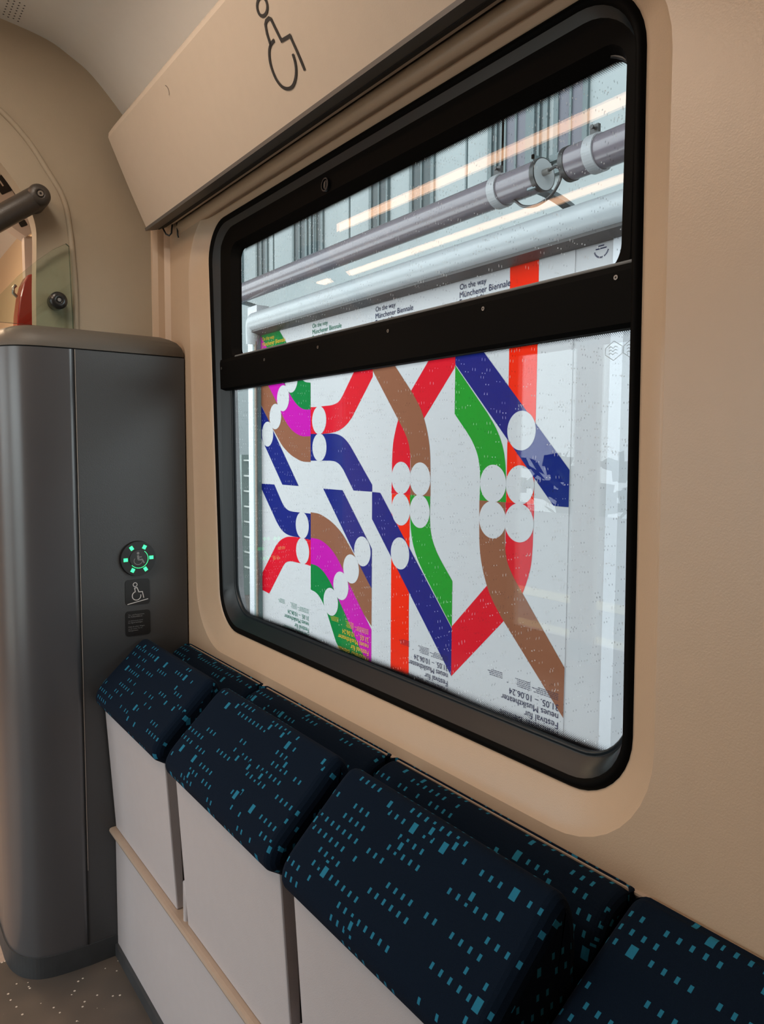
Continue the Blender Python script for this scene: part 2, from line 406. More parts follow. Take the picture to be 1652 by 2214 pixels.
def glass_material(name, z_lo, z_hi, dirt=1.0, tint=(0.93, 0.96, 0.96, 1), refl=1.0):
    """clear pane with drip marks and scratches, and a black dotted print fading in along its lower and upper edge"""
    m = bpy.data.materials.new(name); m.use_nodes = True; t = m.node_tree; t.nodes.clear(); L = t.links.new
    out = t.nodes.new('ShaderNodeOutputMaterial')
    tr = t.nodes.new('ShaderNodeBsdfTransparent'); tr.inputs['Color'].default_value = tint
    gl = t.nodes.new('ShaderNodeBsdfGlossy'); gl.inputs['Roughness'].default_value = 0.0
    mix = t.nodes.new('ShaderNodeMixShader'); L(schlick(t, refl), mix.inputs[0]); L(tr.outputs[0], mix.inputs[1]); L(gl.outputs[0], mix.inputs[2])
    tc = t.nodes.new('ShaderNodeTexCoord'); sp = t.nodes.new('ShaderNodeSeparateXYZ'); L(tc.outputs['Object'], sp.inputs[0])
    def M(op, a, b_=None, c=None):
        n = t.nodes.new('ShaderNodeMath'); n.operation = op
        for i, q in enumerate((a, b_, c)):
            if q is None: continue
            if isinstance(q, (int, float)): n.inputs[i].default_value = q
            else: L(q, n.inputs[i])
        return n.outputs[0]
    def specks(sy, sz, thr, keep, seed, warp):
        cb = t.nodes.new('ShaderNodeCombineXYZ')
        nz = t.nodes.new('ShaderNodeTexNoise'); nz.inputs['Scale'].default_value = 30; L(tc.outputs['Object'], nz.inputs['Vector'])
        L(M('ADD', M('MULTIPLY', sp.outputs['Y'], sy), M('MULTIPLY', nz.outputs['Fac'], warp)), cb.inputs[0]); L(M('MULTIPLY', sp.outputs['Z'], sz), cb.inputs[1]); cb.inputs[2].default_value = seed
        v = t.nodes.new('ShaderNodeTexVoronoi'); v.inputs['Scale'].default_value = 1; L(cb.outputs[0], v.inputs['Vector'])
        w = t.nodes.new('ShaderNodeTexWhiteNoise'); L(v.outputs['Color'], w.inputs['Vector'])
        return M('MULTIPLY', M('LESS_THAN', v.outputs['Distance'], thr), M('GREATER_THAN', w.outputs['Value'], keep))
    white = M('MAXIMUM', specks(230, 50, 0.12, 0.55, 0.3, 2.0), specks(130, 110, 0.12, 0.70, 5.1, 1.0))
    dark = specks(260, 110, 0.15, 0.62, 8.7, 1.5)
    df = t.nodes.new('ShaderNodeBsdfDiffuse'); df.inputs['Color'].default_value = (0.85, 0.86, 0.88, 1)
    tl = t.nodes.new('ShaderNodeBsdfTranslucent'); tl.inputs['Color'].default_value = (0.85, 0.88, 0.9, 1)
    dl = t.nodes.new('ShaderNodeMixShader'); dl.inputs[0].default_value = 0.6; L(df.outputs[0], dl.inputs[1]); L(tl.outputs[0], dl.inputs[2])
    dk = t.nodes.new('ShaderNodeBsdfDiffuse'); dk.inputs['Color'].default_value = (0.05, 0.06, 0.08, 1)
    m1 = t.nodes.new('ShaderNodeMixShader'); L(M('MULTIPLY', white, 0.75 * dirt), m1.inputs[0]); L(mix.outputs[0], m1.inputs[1]); L(dl.outputs[0], m1.inputs[2])
    m2 = t.nodes.new('ShaderNodeMixShader'); L(M('MULTIPLY', dark, 0.45 * dirt), m2.inputs[0]); L(m1.outputs[0], m2.inputs[1]); L(dk.outputs[0], m2.inputs[2])
    # dotted black edge print
    w_ = 0.022
    e1 = M('DIVIDE', M('SUBTRACT', z_lo + w_, sp.outputs['Z']), w_); e2 = M('DIVIDE', M('SUBTRACT', sp.outputs['Z'], z_hi - w_ * 0.7), w_ * 0.7)
    e = M('MAXIMUM', e1, e2)
    pitch = 0.0030
    du = M('SUBTRACT', M('FRACT', M('DIVIDE', M('ADD', sp.outputs['Y'], sp.outputs['Z']), pitch)), 0.5)
    dv = M('SUBTRACT', M('FRACT', M('DIVIDE', M('SUBTRACT', sp.outputs['Y'], sp.outputs['Z']), pitch)), 0.5)
    dd = M('SQRT', M('ADD', M('MULTIPLY', du, du), M('MULTIPLY', dv, dv)))
    frit = M('LESS_THAN', dd, M('MULTIPLY', e, 0.72))
    bk = t.nodes.new('ShaderNodeBsdfDiffuse'); bk.inputs['Color'].default_value = (0.008, 0.008, 0.01, 1)
    m3 = t.nodes.new('ShaderNodeMixShader'); L(frit, m3.inputs[0]); L(m2.outputs[0], m3.inputs[1]); L(bk.outputs[0], m3.inputs[2])
    L(m3.outputs[0], out.inputs['Surface'])
    return m

# ================================================================== THE CAR SHELL
WX = 0.735                      # inner face of the window wall
FX0, FX1 = -1.86, WX            # inner width
YB, YE_, YV = -3.2, 2.0, 4.4    # back end, partition, far end of the vestibule

# floor
o = MB().box(-1.93, 0.80, YB - 0.05, 2.02, -0.06, 0.0).build('floor', M_floor); struct(o)
o = MB().box(-1.93, 0.80, 2.02, YV + 0.05, -0.06, -0.002).build('floor_vestibule', M_vfloor); struct(o)

# window wall: one continuous moulded panel with a rounded recess around the window
def wall_with_window():
    b = MB(); n = 10
    rc = 0.0
    rings = [ringX(WX, YB, 2.09, -0.02, 2.30, 0.001, n),
             ringX(WX, 0.482, 1.838, 0.812, 1.884, 0.150, n, .01, .03),
             ringX(WX + 0.003, 0.485, 1.832, 0.816, 1.881, 0.148, n, .01, .03),
             ringX(WX + 0.008, 0.492, 1.822, 0.825, 1.877, 0.142, n, .01, .04),
             ringX(WX + 0.020, 0.522, 1.760, 0.864, 1.860, 0.100, n, .012, .05),
             ringX(WX + 0.024, 0.530, 1.742, 0.869, 1.857, 0.092, n, .015, .055),
             ringX(0.80, 0.530, 1.742, 0.869, 1.857, 0.092, n, .015, .055)]
    b.loft(rings[:2]); b.loft(rings[1:], smooth=True)
    # outer skin
    b.loft([ringX(0.80, 0.530, 1.742, 0.869, 1.857, 0.092, n, .015, .055), ringX(0.82, 0.530, 1.742, 0.869, 1.857, 0.092, n, .015, .055), ringX(0.82, YB, 2.09, -0.02, 2.30, 0.001, n), ringX(WX, YB, 2.09, -0.02, 2.30, 0.001, n)], mi=1)
    return b.build('wall_right', [M_wall, M_carskin])
w = wall_with_window(); struct(w)
# number stencil above the window
b = MB(); add_text(b, '403', lambda a, c: (WX - 0.0006, 1.202 - a, 1.893 + c), width=0.024)
b.build('number_marking', M_print, parent=w)
# slim rounded corner strip between window wall and partition, and the longitudinal bead above the window
o = MB().prism([(0.690, 2.002), (0.694, 1.996), (0.706, 1.990), (0.722, 1.987), (0.736, 1.976), (0.745, 1.97), (0.745, 2.05), (0.69, 2.05)], 'z', 1.55, 2.0).build('trim_1', M_wall, bevel=0.004); struct(o)
bead = [(WX + 0.01, 1.868), (WX - 0.001, 1.868), (WX - 0.007, 1.874), (WX - 0.010, 1.882), (WX - 0.008, 1.892), (WX - 0.001, 1.900), (WX + 0.01, 1.902)]
o = MB().prism(bead, 'y', YB + 0.01, 1.96, smooth=True).build('trim_2', M_wall); struct(o)

# partition (end wall) with the arched gangway opening
def partition():
    right = [(0.402, 1.585), (0.404, 1.70), (0.408, 1.80), (0.408, 1.845), (0.398, 1.885), (0.378, 1.925), (0.350, 1.965), (0.318, 2.000), (0.26, 2.055), (0.18, 2.125), (0.08, 2.20), (-0.03, 2.262), (-0.14, 2.30)]
    right = right[:2] + [(p[0], p[1]) for p in catmull([(p[0], p[1]) for p in right[2:]], 4)]
    b = MB()
    top = 2.36
    mirror = lambda p: (-1.12 - p[0], p[1])
    outer = [(0.78, 1.585), (0.78, top), (-0.14, top)]
    for mm in (lambda p: p, mirror):
        R_ = [mm(p) for p in right]
        # strips from the opening edge straight out to the side
        for y in (YE_, YE_ + 0.05):
            for i in range(len(R_) - 1):
                a, c = R_[i], R_[i + 1]
                ox = mm((0.78, 0))[0]
                b.add([(a[0], y, a[1]), (ox, y, a[1]), (ox, y, c[1]), (c[0], y, c[1])], [(0, 1, 2, 3)])
            ox = mm((0.78, 0))[0]
            b.add([(R_[-1][0], y, R_[-1][1]), (ox, y, R_[-1][1]), (ox, y, top), (R_[-1][0], y, top)], [(0, 1, 2, 3)])
        for i in range(len(R_) - 1):
            a, c = R_[i], R_[i + 1]
            b.add([(a[0], YE_, a[1]), (a[0], YE_ + .05, a[1]), (c[0], YE_ + .05, c[1]), (c[0], YE_, c[1])], [(0, 1, 2, 3)], smooth=True)
    # lower left part of the partition (far side of the gangway)
    b.box(-1.93, -1.522, YE_, YE_ + 0.05, 0.0, 1.585)
    b.box(0.31, 0.78, 2.205, 2.25, 0.0, 1.59)
    return b.build('wall_front', M_endwall)
struct(partition())
rib = catmull([(0.15, 1.985, 2.222), (0.25, 1.985, 2.155), (0.334, 1.985, 2.105), (0.392, 1.985, 2.052), (0.432, 1.985, 1.996), (0.473, 1.985, 1.928), (0.487, 1.985, 1.852), (0.492, 1.985, 1.785), (0.496, 1.985, 1.700), (0.496, 1.985, 1.585)], 5)
o = MB().tube([(p[0], 1.998, p[2]) for p in rib], 0.0065, 10).build('trim_3', M_endwall); struct(o)

# ceiling: shallow vault
prof = [(0.735, 2.02), (0.700, 2.075), (0.624, 2.168), (0.551, 2.243), (0.500, 2.274), (0.444, 2.298), (0.344, 2.313), (0.20, 2.325), (-0.05, 2.333), (-0.30, 2.335)]
prof = catmull(prof, 4)
full = prof + [(-1.125 - p[0], p[1]) for p in reversed(prof)]
b = MB(); n = len(full)
v = [(p[0], YB, p[1]) for p in full] + [(p[0], YV, p[1]) for p in full]
b.add(v, [(i, i + 1, n + i + 1, n + i) for i in range(n - 1)], smooth=True)
v2 = [(p[0], YB, p[1] + .06) for p in full] + [(p[0], YV, p[1] + .06) for p in full]
b.add(v2, [(i, i + 1, n + i + 1, n + i) for i in range(n - 1)])
o = b.build('ceiling', M_ceiling); struct(o)
o = MB().box(-1.95, 0.84, YB - .05, YV + .05, 2.41, 2.44).build('roof_skin', M_carskin); struct(o)

# far side wall with its windows and the entrance doorway, built as bands around the openings
def left_wall():
    b = MB(); x0, x1 = -1.93, FX0
    ops = [(0.45, 1.85, 0.35, 1.95), (2.15, 3.35, 0.10, 2.00)]
    y = YB
    for (a, c, z0, z1) in ops:
        b.box(x0, x1, y, a, 0, 2.35); b.box(x0, x1, a, c, 0, z0); b.box(x0, x1, a, c, z1, 2.35); y = c
    b.box(x0, x1, y, YV, 0, 2.35)
    return b.build('wall_left', M_wall)
struct(left_wall())
clear = glass_material('clear_far_pane', -9, 9, dirt=0.0)
for k, (a, c, z0, z1) in enumerate([(0.45, 1.85, 0.35, 1.95)]):
    b = MB(); n = 6
    b.loft([ringX(x, a + i, c - i, z0 + i, z1 - i, 0.09, n) for x, i in ((-1.855, -0.01), (-1.85, 0.0), (-1.85, 0.035), (-1.90, 0.04))])
    o = b.build('window_%d' % (k + 2), M_frame); struct(o)
    MB().add([(-1.90, a + .03, z0 + .03), (-1.90, c - .03, z0 + .03), (-1.90, c - .03, z1 - .03), (-1.90, a + .03, z1 - .03)], [(0, 1, 2, 3)]).build('glass_pane', clear, parent=o)
b = MB(); a, c, z0, z1 = 2.15, 3.35, 0.10, 2.00
for (ya, yc) in ((a, 2.74), (2.76, c)):
    b.box(-1.91, -1.87, ya, ya + .07, z0, z1); b.box(-1.91, -1.87, yc - .07, yc, z0, z1); b.box(-1.91, -1.87, ya, yc, z1 - .08, z1); b.box(-1.91, -1.87, ya, yc, z0, z0 + .12)
o = b.build('door_1', M_cream); struct(o)
MB().add([(-1.89, a + .05, z0 + .1), (-1.89, c - .05, z0 + .1), (-1.89, c - .05, z1 - .06), (-1.89, a + .05, z1 - .06)], [(0, 1, 2, 3)]).build('glass_pane', clear, parent=o)

# back of the compartment, far end and window side of the vestibule
o = MB().box(-1.93, 0.82, YB - .05, YB, 0, 2.4).build('wall_back', M_wall); struct(o)
o = MB().box(-1.93, 0.82, YV, YV + .05, 0, 2.4).build('wall_vestibule_end', M_vest); struct(o)
o = MB().box(0.62, 0.70, 2.25, YV, 0, 2.4).build('wall_vestibule_side', M_vest); struct(o)
o = MB().box(0.70, 0.82, 2.09, YV, 0, 2.4).build('wall_right_outer', M_carskin); struct(o)

# ================================================================== THE WINDOW
GX = 0.785
def ring_frame(b, rings, mi=0, smooth=False):
    b.loft([ringX(*r) for r in rings], mi, smooth=smooth)
n = 10
win = MB()
ring_frame(win, [(0.764, 0.523, 1.750, 0.862, 1.864, 0.098, n, .015, .055), (0.7545, 0.530, 1.742, 0.869, 1.857, 0.092, n, .015, .055), (0.7520, 0.534, 1.738, 0.873, 1.853, 0.089, n, .015, .055), (0.7530, 0.539, 1.733, 0.878, 1.848, 0.086, n, .015, .055), (0.757, 0.541, 1.729, 0.881, 1.845, 0.084, n, .015, .05)], smooth=True)
window = win.build('window_1', M_frame); struct(window, None)
# rubber gasket sloping back to the pane
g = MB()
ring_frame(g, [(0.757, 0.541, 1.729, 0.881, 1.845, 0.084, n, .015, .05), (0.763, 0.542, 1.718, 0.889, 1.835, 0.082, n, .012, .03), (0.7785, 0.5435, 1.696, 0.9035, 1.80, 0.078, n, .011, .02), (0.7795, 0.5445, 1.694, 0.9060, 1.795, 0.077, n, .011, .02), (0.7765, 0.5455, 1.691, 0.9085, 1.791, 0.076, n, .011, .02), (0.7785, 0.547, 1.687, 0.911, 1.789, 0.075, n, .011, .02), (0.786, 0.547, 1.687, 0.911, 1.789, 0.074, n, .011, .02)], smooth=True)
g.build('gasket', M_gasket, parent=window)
# sash frame of the tilting upper light
s_ = MB()
ring_frame(s_, [(0.792, 0.548, 1.722, 1.49, 1.84, 0.05, n), (0.766, 0.548, 1.722, 1.49, 1.84, 0.05, n), (0.764, 0.552, 1.715, 1.494, 1.836, 0.048, n), (0.766, 0.566, 1.666, 1.520, 1.793, 0.034, n), (0.782, 0.575, 1.649, 1.528, 1.781, 0.024, n), (0.786, 0.576, 1.647, 1.5285, 1.779, 0.022, n)])
sash = s_.build('sash_frame', M_frame, parent=window)
# mid rail
r_ = MB().prism([(0.795, 1.455), (0.770, 1.453), (0.7625, 1.458), (0.7615, 1.520), (0.7635, 1.528), (0.795, 1.530)], 'y', 0.541, 1.722)
rail = r_.build('mid_rail', M_frame, parent=window)
MB().prism([(0.7640, 1.5270), (0.7625, 1.5290), (0.764, 1.5315), (0.786, 1.5345), (0.795, 1.533), (0.795, 1.527)], 'y', 0.543, 1.640).build('rail_ledge', M_alu, parent=window)
for (y, z) in ((1.4846, 1.5057), (1.2581, 1.5076), (1.0282, 1.5093), (0.7968, 1.5113), (0.5689, 1.5134), (1.712, 1.507)):
    sc = MB(); sc.disc((0.7605, y, z), (-1, 0, 0), 0.0030, 14); sc.loft([[(x, y + .0030 * cos(2 * pi * k / 14), z + .0030 * sin(2 * pi * k / 14)) for k in range(14)] for x in (0.7625, 0.7605)])
    sc.disc((0.7603, y, z), (-1, 0, 0), 0.0014, 6, 1)
    sc.build('screw', [M_screw, M_dark], parent=window)
# lock and recessed grip of the tilting light
l_ = MB(); l_.loft([[(x, 1.232 + r * cos(2 * pi * k / 24), 1.808 + r * sin(2 * pi * k / 24)) for k in range(24)] for x, r in ((0.768, .0125), (0.760, .0125), (0.760, .010), (0.764, .010))])
l_.disc((0.762, 1.232, 1.808), (-1, 0, 0), 0.008, 20); l_.box(0.7605, 0.762, 1.2305, 1.2335, 1.803, 1.813, 1)
l_.build('lock', [M_gasket, M_rail], parent=window)
# panes
def pane(name, y0, y1, z0, z1, r, m_):
    b = MB(); q = rrect(y0, y1, z0, z1, r, 8)
    b.add([(GX, p[0], p[1]) for p in q], [tuple(range(len(q)))])
    b.add([(GX + 0.006, p[0], p[1]) for p in q], [tuple(range(len(q)))])
    return b.build(name, m_, parent=window)
up = pane('upper_pane', 0.566, 1.655, 1.525, 1.785, 0.036, glass_material('upper_glass', 1.505, 1.786, refl=1.0))
lo = pane('lower_pane', 0.545, 1.700, 0.903, 1.47, 0.060, glass_material('lower_glass', 0.905, 1.462, refl=0.85))
# etched approval marks in the corners of the panes
M_etch = mat('etched_mark', (0.35, 0.42, 0.44, 1), 0.6)
for (yc, zc, w_, h_) in ((0.5862, 1.4305, 0.0125, 0.0120), (0.5600, 1.4305, 0.0120, 0.0120)):
    b = MB(); P = lambda a, c: (GX - 0.0006, yc - a, zc + c)
    b.stroke([(-w_, -h_ * .35), (-w_, h_ * .35), (0, h_), (w_, h_ * .35), (w_, -h_ * .35), (0, -h_)], 0.0006, P, closed=True)
    for i, zz in enumerate((0.0040, 0.0, -0.0040)):
        b.stroke([(-w_ * .6, zz), (-w_ * .35, zz + .0015), (-w_ * .1, zz - .001), (w_ * .15, zz + .0015), (w_ * .45, zz)], 0.0006, P)
    b.build('glass_marking', M_etch, parent=lo)
b = MB(); P = lambda a, c: (GX - 0.0006, 1.619 - a, 1.752 + c)
b.stroke(arc((0, 0), 0.0050, 0, 345, 20, 0.0075), 0.0006, P, closed=True)
b.build('glass_marking', M_etch, parent=up)

# ================================================================== HEADER PANEL ABOVE THE WINDOW
hp = [(0.660, 1.877), (0.643, 1.912), (0.617, 1.968), (0.594, 2.020), (0.574, 2.066), (0.5685, 2.079), (0.5695, 2.090), (0.582, 2.110), (0.610, 2.150), (0.640, 2.19)]
b = MB(); ys = [-3.15, 1.940, 1.950]
n_ = len(hp)
for k, (ya, yb) in enumerate(((ys[0], ys[1]), (ys[1], ys[2]))):
    ina = 0 if k == 0 else 0; inb = 0 if k == 0 else 0.006
    v = [(p[0], ya, p[1]) for p in hp] + [(p[0] + inb, yb, p[1]) for p in hp]
    b.add(v, [(i, i + 1, n_ + i + 1, n_ + i) for i in range(n_ - 1)], smooth=False)
b.add([(p[0] + .006, ys[2], p[1]) for p in hp] + [(0.72, ys[2], 2.19), (0.72, ys[2], 1.89)], [tuple(range(n_ + 2))])
b.add([(0.660, -3.15, 1.877), (0.660, 1.95, 1.877), (0.72, 1.95, 1.89), (0.72, -3.15, 1.89)], [(0, 1, 2, 3)])
header = b.build('header_panel', M_header)
tag(header, 'long sloping beige panel above the window with a wheelchair pictogram', 'panel')
# dark trim rail under its lower edge
MB().prism([(0.6575, 1.8775), (0.6590, 1.8705), (0.688, 1.8785), (0.692, 1.880), (0.692, 1.886), (0.661, 1.8785)], 'y', -3.15, 1.945).build('trim_rail', M_rail, parent=header)
MB().prism([(0.690, 1.8795), (0.692, 1.8785), (0.730, 1.897), (0.730, 1.902)], 'y', -3.15, 1.94).build('shadow_gap', M_dark, parent=header)
# pictogram on the sloping face (face coordinates: a along the wall to the viewer's right, c up the slope)
fa = Vector((0.660 - 0.574, 0, 1.877 - 2.066)); fl = fa.length; fd = -fa / fl; fn = Vector((-fd.z, 0, fd.x)).normalized()
if fn.x > 0: fn = -fn
def HF(a, c):
    # follow the gently bent face
    z = 1.877 + c * fd.z
    for i in range(len(hp) - 1):
        if hp[i][1] <= z <= hp[i + 1][1]:
            k = (z - hp[i][1]) / (hp[i + 1][1] - hp[i][1]); x = hp[i][0] + k * (hp[i + 1][0] - hp[i][0]); break
    return Vector((x, 1.20 - a, z)) + fn * 0.0012
HY = lambda y: 1.20 - y
HC = lambda z: (z - 1.877) / fd.z
b = MB()
b.stroke([(HY(1.1480) + 0.0155 * cos(t * pi / 12), HC(2.0310) + 0.0125 * sin(t * pi / 12)) for t in range(24)], 0.0052, HF, closed=True)
px_ = lambda L: [(HY(q[0]), HC(q[1])) for q in L]
b.stroke(px_([(1.1456, 1.9842), (1.1600, 1.9832), (1.1593, 1.9982), (1.1556, 2.0090), (1.1500, 2.0122), (1.1400, 2.0122), (1.1358, 2.0090), (1.1319, 1.9935), (1.1270, 1.9762), (1.1008, 1.9733), (1.0961, 1.9470), (1.0933, 1.9235)]), 0.0056, HF)
b.stroke(px_(catmull([(1.1560, 1.9840), (1.1680, 1.9784), (1.1762, 1.9672), (1.1790, 1.9560), (1.1775, 1.9409), (1.1690, 1.9269), (1.1546, 1.9185), (1.1388, 1.9170), (1.1240, 1.9232), (1.1144, 1.9328), (1.1104, 1.9430), (1.1097, 1.9519)], 3)), 0.0056, HF)
b.build('wheelchair_pictogram', M_print, parent=header)
# small round screw cover
b = MB(); b.stroke([(HY(1.5636) + 0.010 * cos(radians(t)), HC(2.052) + 0.010 * sin(radians(t))) for t in range(-70, 80, 10)], 0.0012, HF)
b.build('screw_cover', M_rail, parent=header)

# wire coat hook below the header
b = MB(); hy = 1.925
b.tube([(0.700, hy + .012, 1.893), (0.702, hy + .008, 1.880), (0.706, hy, 1.866), (0.712, hy - .006, 1.862), (0.716, hy - .012, 1.868), (0.718, hy - .014, 1.893)], 0.0022, 8)
b.tube([(0.727, hy - .024, 1.893), (0.728, hy - .024, 1.862), (0.730, hy - .024, 1.856)], 0.0022, 8)
tag(b.build('coat_hook', M_wire), 'small dark wire hook hanging under the far end of the long beige header panel', 'hook')

# loudspeaker holes in the ceiling
b = MB()
for i in range(4):
    for j in range(7):
        b.disc((0.377 - i * 0.0105, 1.972 - j * 0.0125 - (i % 2) * 0.003, 2.3085 + 0.0002 - 0.004 + i * 0.0012), (0, 0, -1), 0.0021, 8)
tag(b.build('ceiling_grille', M_dark), 'patch of small dark perforations in the pale ceiling at top left', 'grille')

# ceiling light strips
M_diff = mat('warm_lit_diffuser', (0.9, 0.8, 0.7, 1), 0.5, emit=STRIP_COL, estr=STRIP)
for (x, lab) in ((-0.228, 'long warm ceiling light strip nearer the photographed window'), (-0.72, 'long warm ceiling light strip farther from the photographed window')):
    L_ = empty('ceiling_light', (x, 2.2, 2.33)); tag(L_, lab, 'lamp', 'ceiling light strips')
    h_ = MB().prism([(x - .034, 2.336), (x - .029, 2.291), (x + .029, 2.291), (x + .034, 2.336)], 'y', 0.60, 3.78).build('housing', M_ceiling)
    d_ = MB().prism([(x - .026, 2.2915), (x - .026, 2.286), (x - .022, 2.282), (x + .022, 2.282), (x + .026, 2.286), (x + .026, 2.2915)], 'y', 0.62, 3.76).build('diffuser', M_diff)
    adopt(L_, [h_, d_])

# ================================================================== GREY CABINET
cy0 = 1.878
out = [(0.731, cy0), (0.60, cy0), (0.46, cy0)] + catmull([(0.46, cy0), (0.410, 1.882), (0.372, 1.888), (0.340, 1.902), (0.314, 1.930), (0.297, 1.972), (0.291, 2.02), (0.291, 2.06)], 4)[1:] + [(0.291, 2.20), (0.731, 2.20)]
cab = MB().prism([(0.731, cy0), (0.60, cy0), (0.46, cy0), (0.46, 2.19), (0.731, 2.19)], 'z', 0.055, 1.545).build('cabinet', M_cab)
tag(cab, 'tall dark grey cabinet with a rounded left corner beside the seats', 'cabinet')
dout = [p for p in out if p[0] <= 0.4601 or p[1] > 2.1]
dout = [(0.4598, cy0)] + [p for p in out[3:] if p[0] < 0.4599] + [(0.4598, 2.20)]
door = MB().prism(dout, 'z', 0.055, 1.545).build('curved_door', M_door, parent=cab); door['label'] = 'curved satin grey door'
door.data.polygons.foreach_set('use_smooth', [len(p.vertices) == 4 and p.center.x < 0.455 for p in door.data.polygons])
cx_, cyy = 0.52, 2.04
def inset(o_, d):
    r = []
    m_ = len(o_)
    for i in range(m_):
        a, b_, c = Vector(o_[i - 1]), Vector(o_[i]), Vector(o_[(i + 1) % m_])
        n1 = Vector((-(b_ - a).y, (b_ - a).x)); n2 = Vector((-(c - b_).y, (c - b_).x))
        n1 = n1.normalized() if n1.length > 1e-6 else n1; n2 = n2.normalized() if n2.length > 1e-6 else n1
        nn = (n1 + n2).normalized(); k = 1 / max(.5, nn.dot(n1))
        r.append((b_.x + nn.x * d * k, b_.y + nn.y * d * k))
    return r
sgn = 1
t_ = inset(out, 0.01)
if t_[2][1] < cy0: sgn = -1
cap = MB()
cap.loft([[(p[0], p[1], z) for p in inset(out, sgn * d)] for z, d in ((1.5480, 0.0), (1.558, 0.0005), (1.572, 0.005), (1.584, 0.014), (1.593, 0.028), (1.600, 0.046))], cap1=True, cap0=True, smooth=True)
cap.build('top_cap', M_captop, parent=cab)
MB().prism(inset(out, sgn * 0.004), 'z', 1.5445, 1.5485).build('seam', M_dark, parent=cab)
MB().box(0.4580, 0.4600, cy0 - 0.0012, cy0 + 0.002, 0.055, 1.546).build('door_seam', M_dark, parent=cab)
MB().box(0.4605, 0.4612, cy0 - 0.0014, cy0 + 0.002, 0.25, 1.545).build('door_edge', M_cream, parent=cab)
sk = MB().prism(inset(out, -sgn * 0.003), 'z', 0.0, 0.055).build('skirting', M_skirt, parent=cab)

# green ringed call button
by, bz, bx = cy0, 1.032, 0.600
btn = empty('call_button', (bx, by, bz)); tag(btn, 'round black wheelchair call button ringed by green lights on the cabinet', 'button')
def cyl_y(b, x, z, r0, r1, y0, y1, seg=32, mi=0):
    b.loft([[(x + r * cos(2 * pi * k / seg), y, z + r * sin(2 * pi * k / seg)) for k in range(seg)] for y, r in ((y0, r0), (y1, r1))], mi, smooth=True)
    b.add([(x + r1 * cos(2 * pi * k / seg), y1, z + r1 * sin(2 * pi * k / seg)) for k in range(seg)], [tuple(range(seg))], mi)
b = MB(); cyl_y(b, bx, bz, 0.0455, 0.0440, by, by - 0.010); base = b.build('housing', M_black)
b = MB(); cyl_y(b, bx, bz, 0.0235, 0.0228, by - 0.009, by - 0.0125); cen = b.build('push_face', M_knob)
kids = [base, cen]
P = lambda a, c: (bx + a, by - 0.0130, bz + c)
b = MB()
b.stroke([(0.0235 * cos(radians(t)), 0.0235 * sin(radians(t))) for t in range(-140, 60, 8)], 0.0010, lambda a, c: (bx + a, by - 0.0128, bz + c), mi=0)
kids.append(b.build('light_ring', M_green_led))
for t in (62, 122, 182, 242, 302, 2):
    b = MB(); c_, s__ = cos(radians(t)), sin(radians(t)); r0, r1, hw = 0.0275, 0.0375, 0.0042
    q = [(r0 * c_ - hw * s__, r0 * s__ + hw * c_), (r1 * c_ - hw * s__, r1 * s__ + hw * c_), (r1 * c_ + hw * s__, r1 * s__ - hw * c_), (r0 * c_ + hw * s__, r0 * s__ - hw * c_)]
    b.prism([(bx + p[0], bz + p[1]) for p in q], 'y', by - 0.0113, by - 0.0095)
    kids.append(b.build('led', M_green_led))
b = MB()
b.disc((bx - 0.0020, by - 0.0131, bz + 0.0145), (0, -1, 0), 0.0034, 14)
b.stroke([(-0.0025, 0.0095), (-0.0010, -0.0020)], 0.0052, P); b.stroke([(-0.0010, 0.0045), (0.0075, 0.0048)], 0.0022, P)
b.stroke([(-0.0022, -0.0025), (0.0085, -0.0022), (0.0135, -0.0118)], 0.0036, P)
b.stroke([(-0.0020 + 0.0105 * cos(radians(t)), -0.0050 + 0.0095 * sin(radians(t))) for t in range(140, 372, 8)], 0.0016, P)
kids.append(b.build('wheelchair_symbol', M_greyprint))
adopt(btn, kids)

def rr_plate(name, x0, x1, z0, z1, r, y0, y1, m_):
    b = MB(); b.prism([(a, c) for a, c in rrect(x0, x1, z0, z1, r, 5)], 'y', y0, y1); return b.build(name, m_)
st = empty('pictogram_sticker', (0.5985, cy0, 0.945)); tag(st, 'black sticker with a white outline wheelchair user above a ramp line', 'sticker')
pl = rr_plate('plate', 0.5675, 0.6300, 0.9130, 0.9780, 0.008, cy0 - 0.0015, cy0, M_black)
S = 0.001; P = lambda a, c: (0.5675 + a * .0625, cy0 - 0.0021, 0.9130 + c * .065)
# drawn in plate fractions
b = MB()
b.stroke([(0.40 + 0.080 * cos(t * pi / 12), 0.80 + 0.078 * sin(t * pi / 12)) for t in range(24)], 0.030, P, closed=True)
b.stroke([(0.40, 0.53), (0.375, 0.665), (0.475, 0.680), (0.545, 0.50), (0.690, 0.500), (0.745, 0.245)], 0.033, P)
b.stroke([(0.45 + 0.175 * cos(radians(t)), 0.355 + 0.170 * sin(radians(t))) for t in range(100, 378, 8)], 0.033, P)
b.stroke([(0.075, 0.045), (0.92, 0.190)], 0.033, P)
adopt(st, [pl, b.build('wheelchair_outline', M_white)])
st = empty('text_sticker', (0.5985, cy0, 0.865)); tag(st, 'black sticker with small lines of white writing, lowest on the cabinet', 'sticker')
pl = rr_plate('plate', 0.5665, 0.6300, 0.8330, 0.8975, 0.008, cy0 - 0.0015, cy0, M_black)
b = MB()
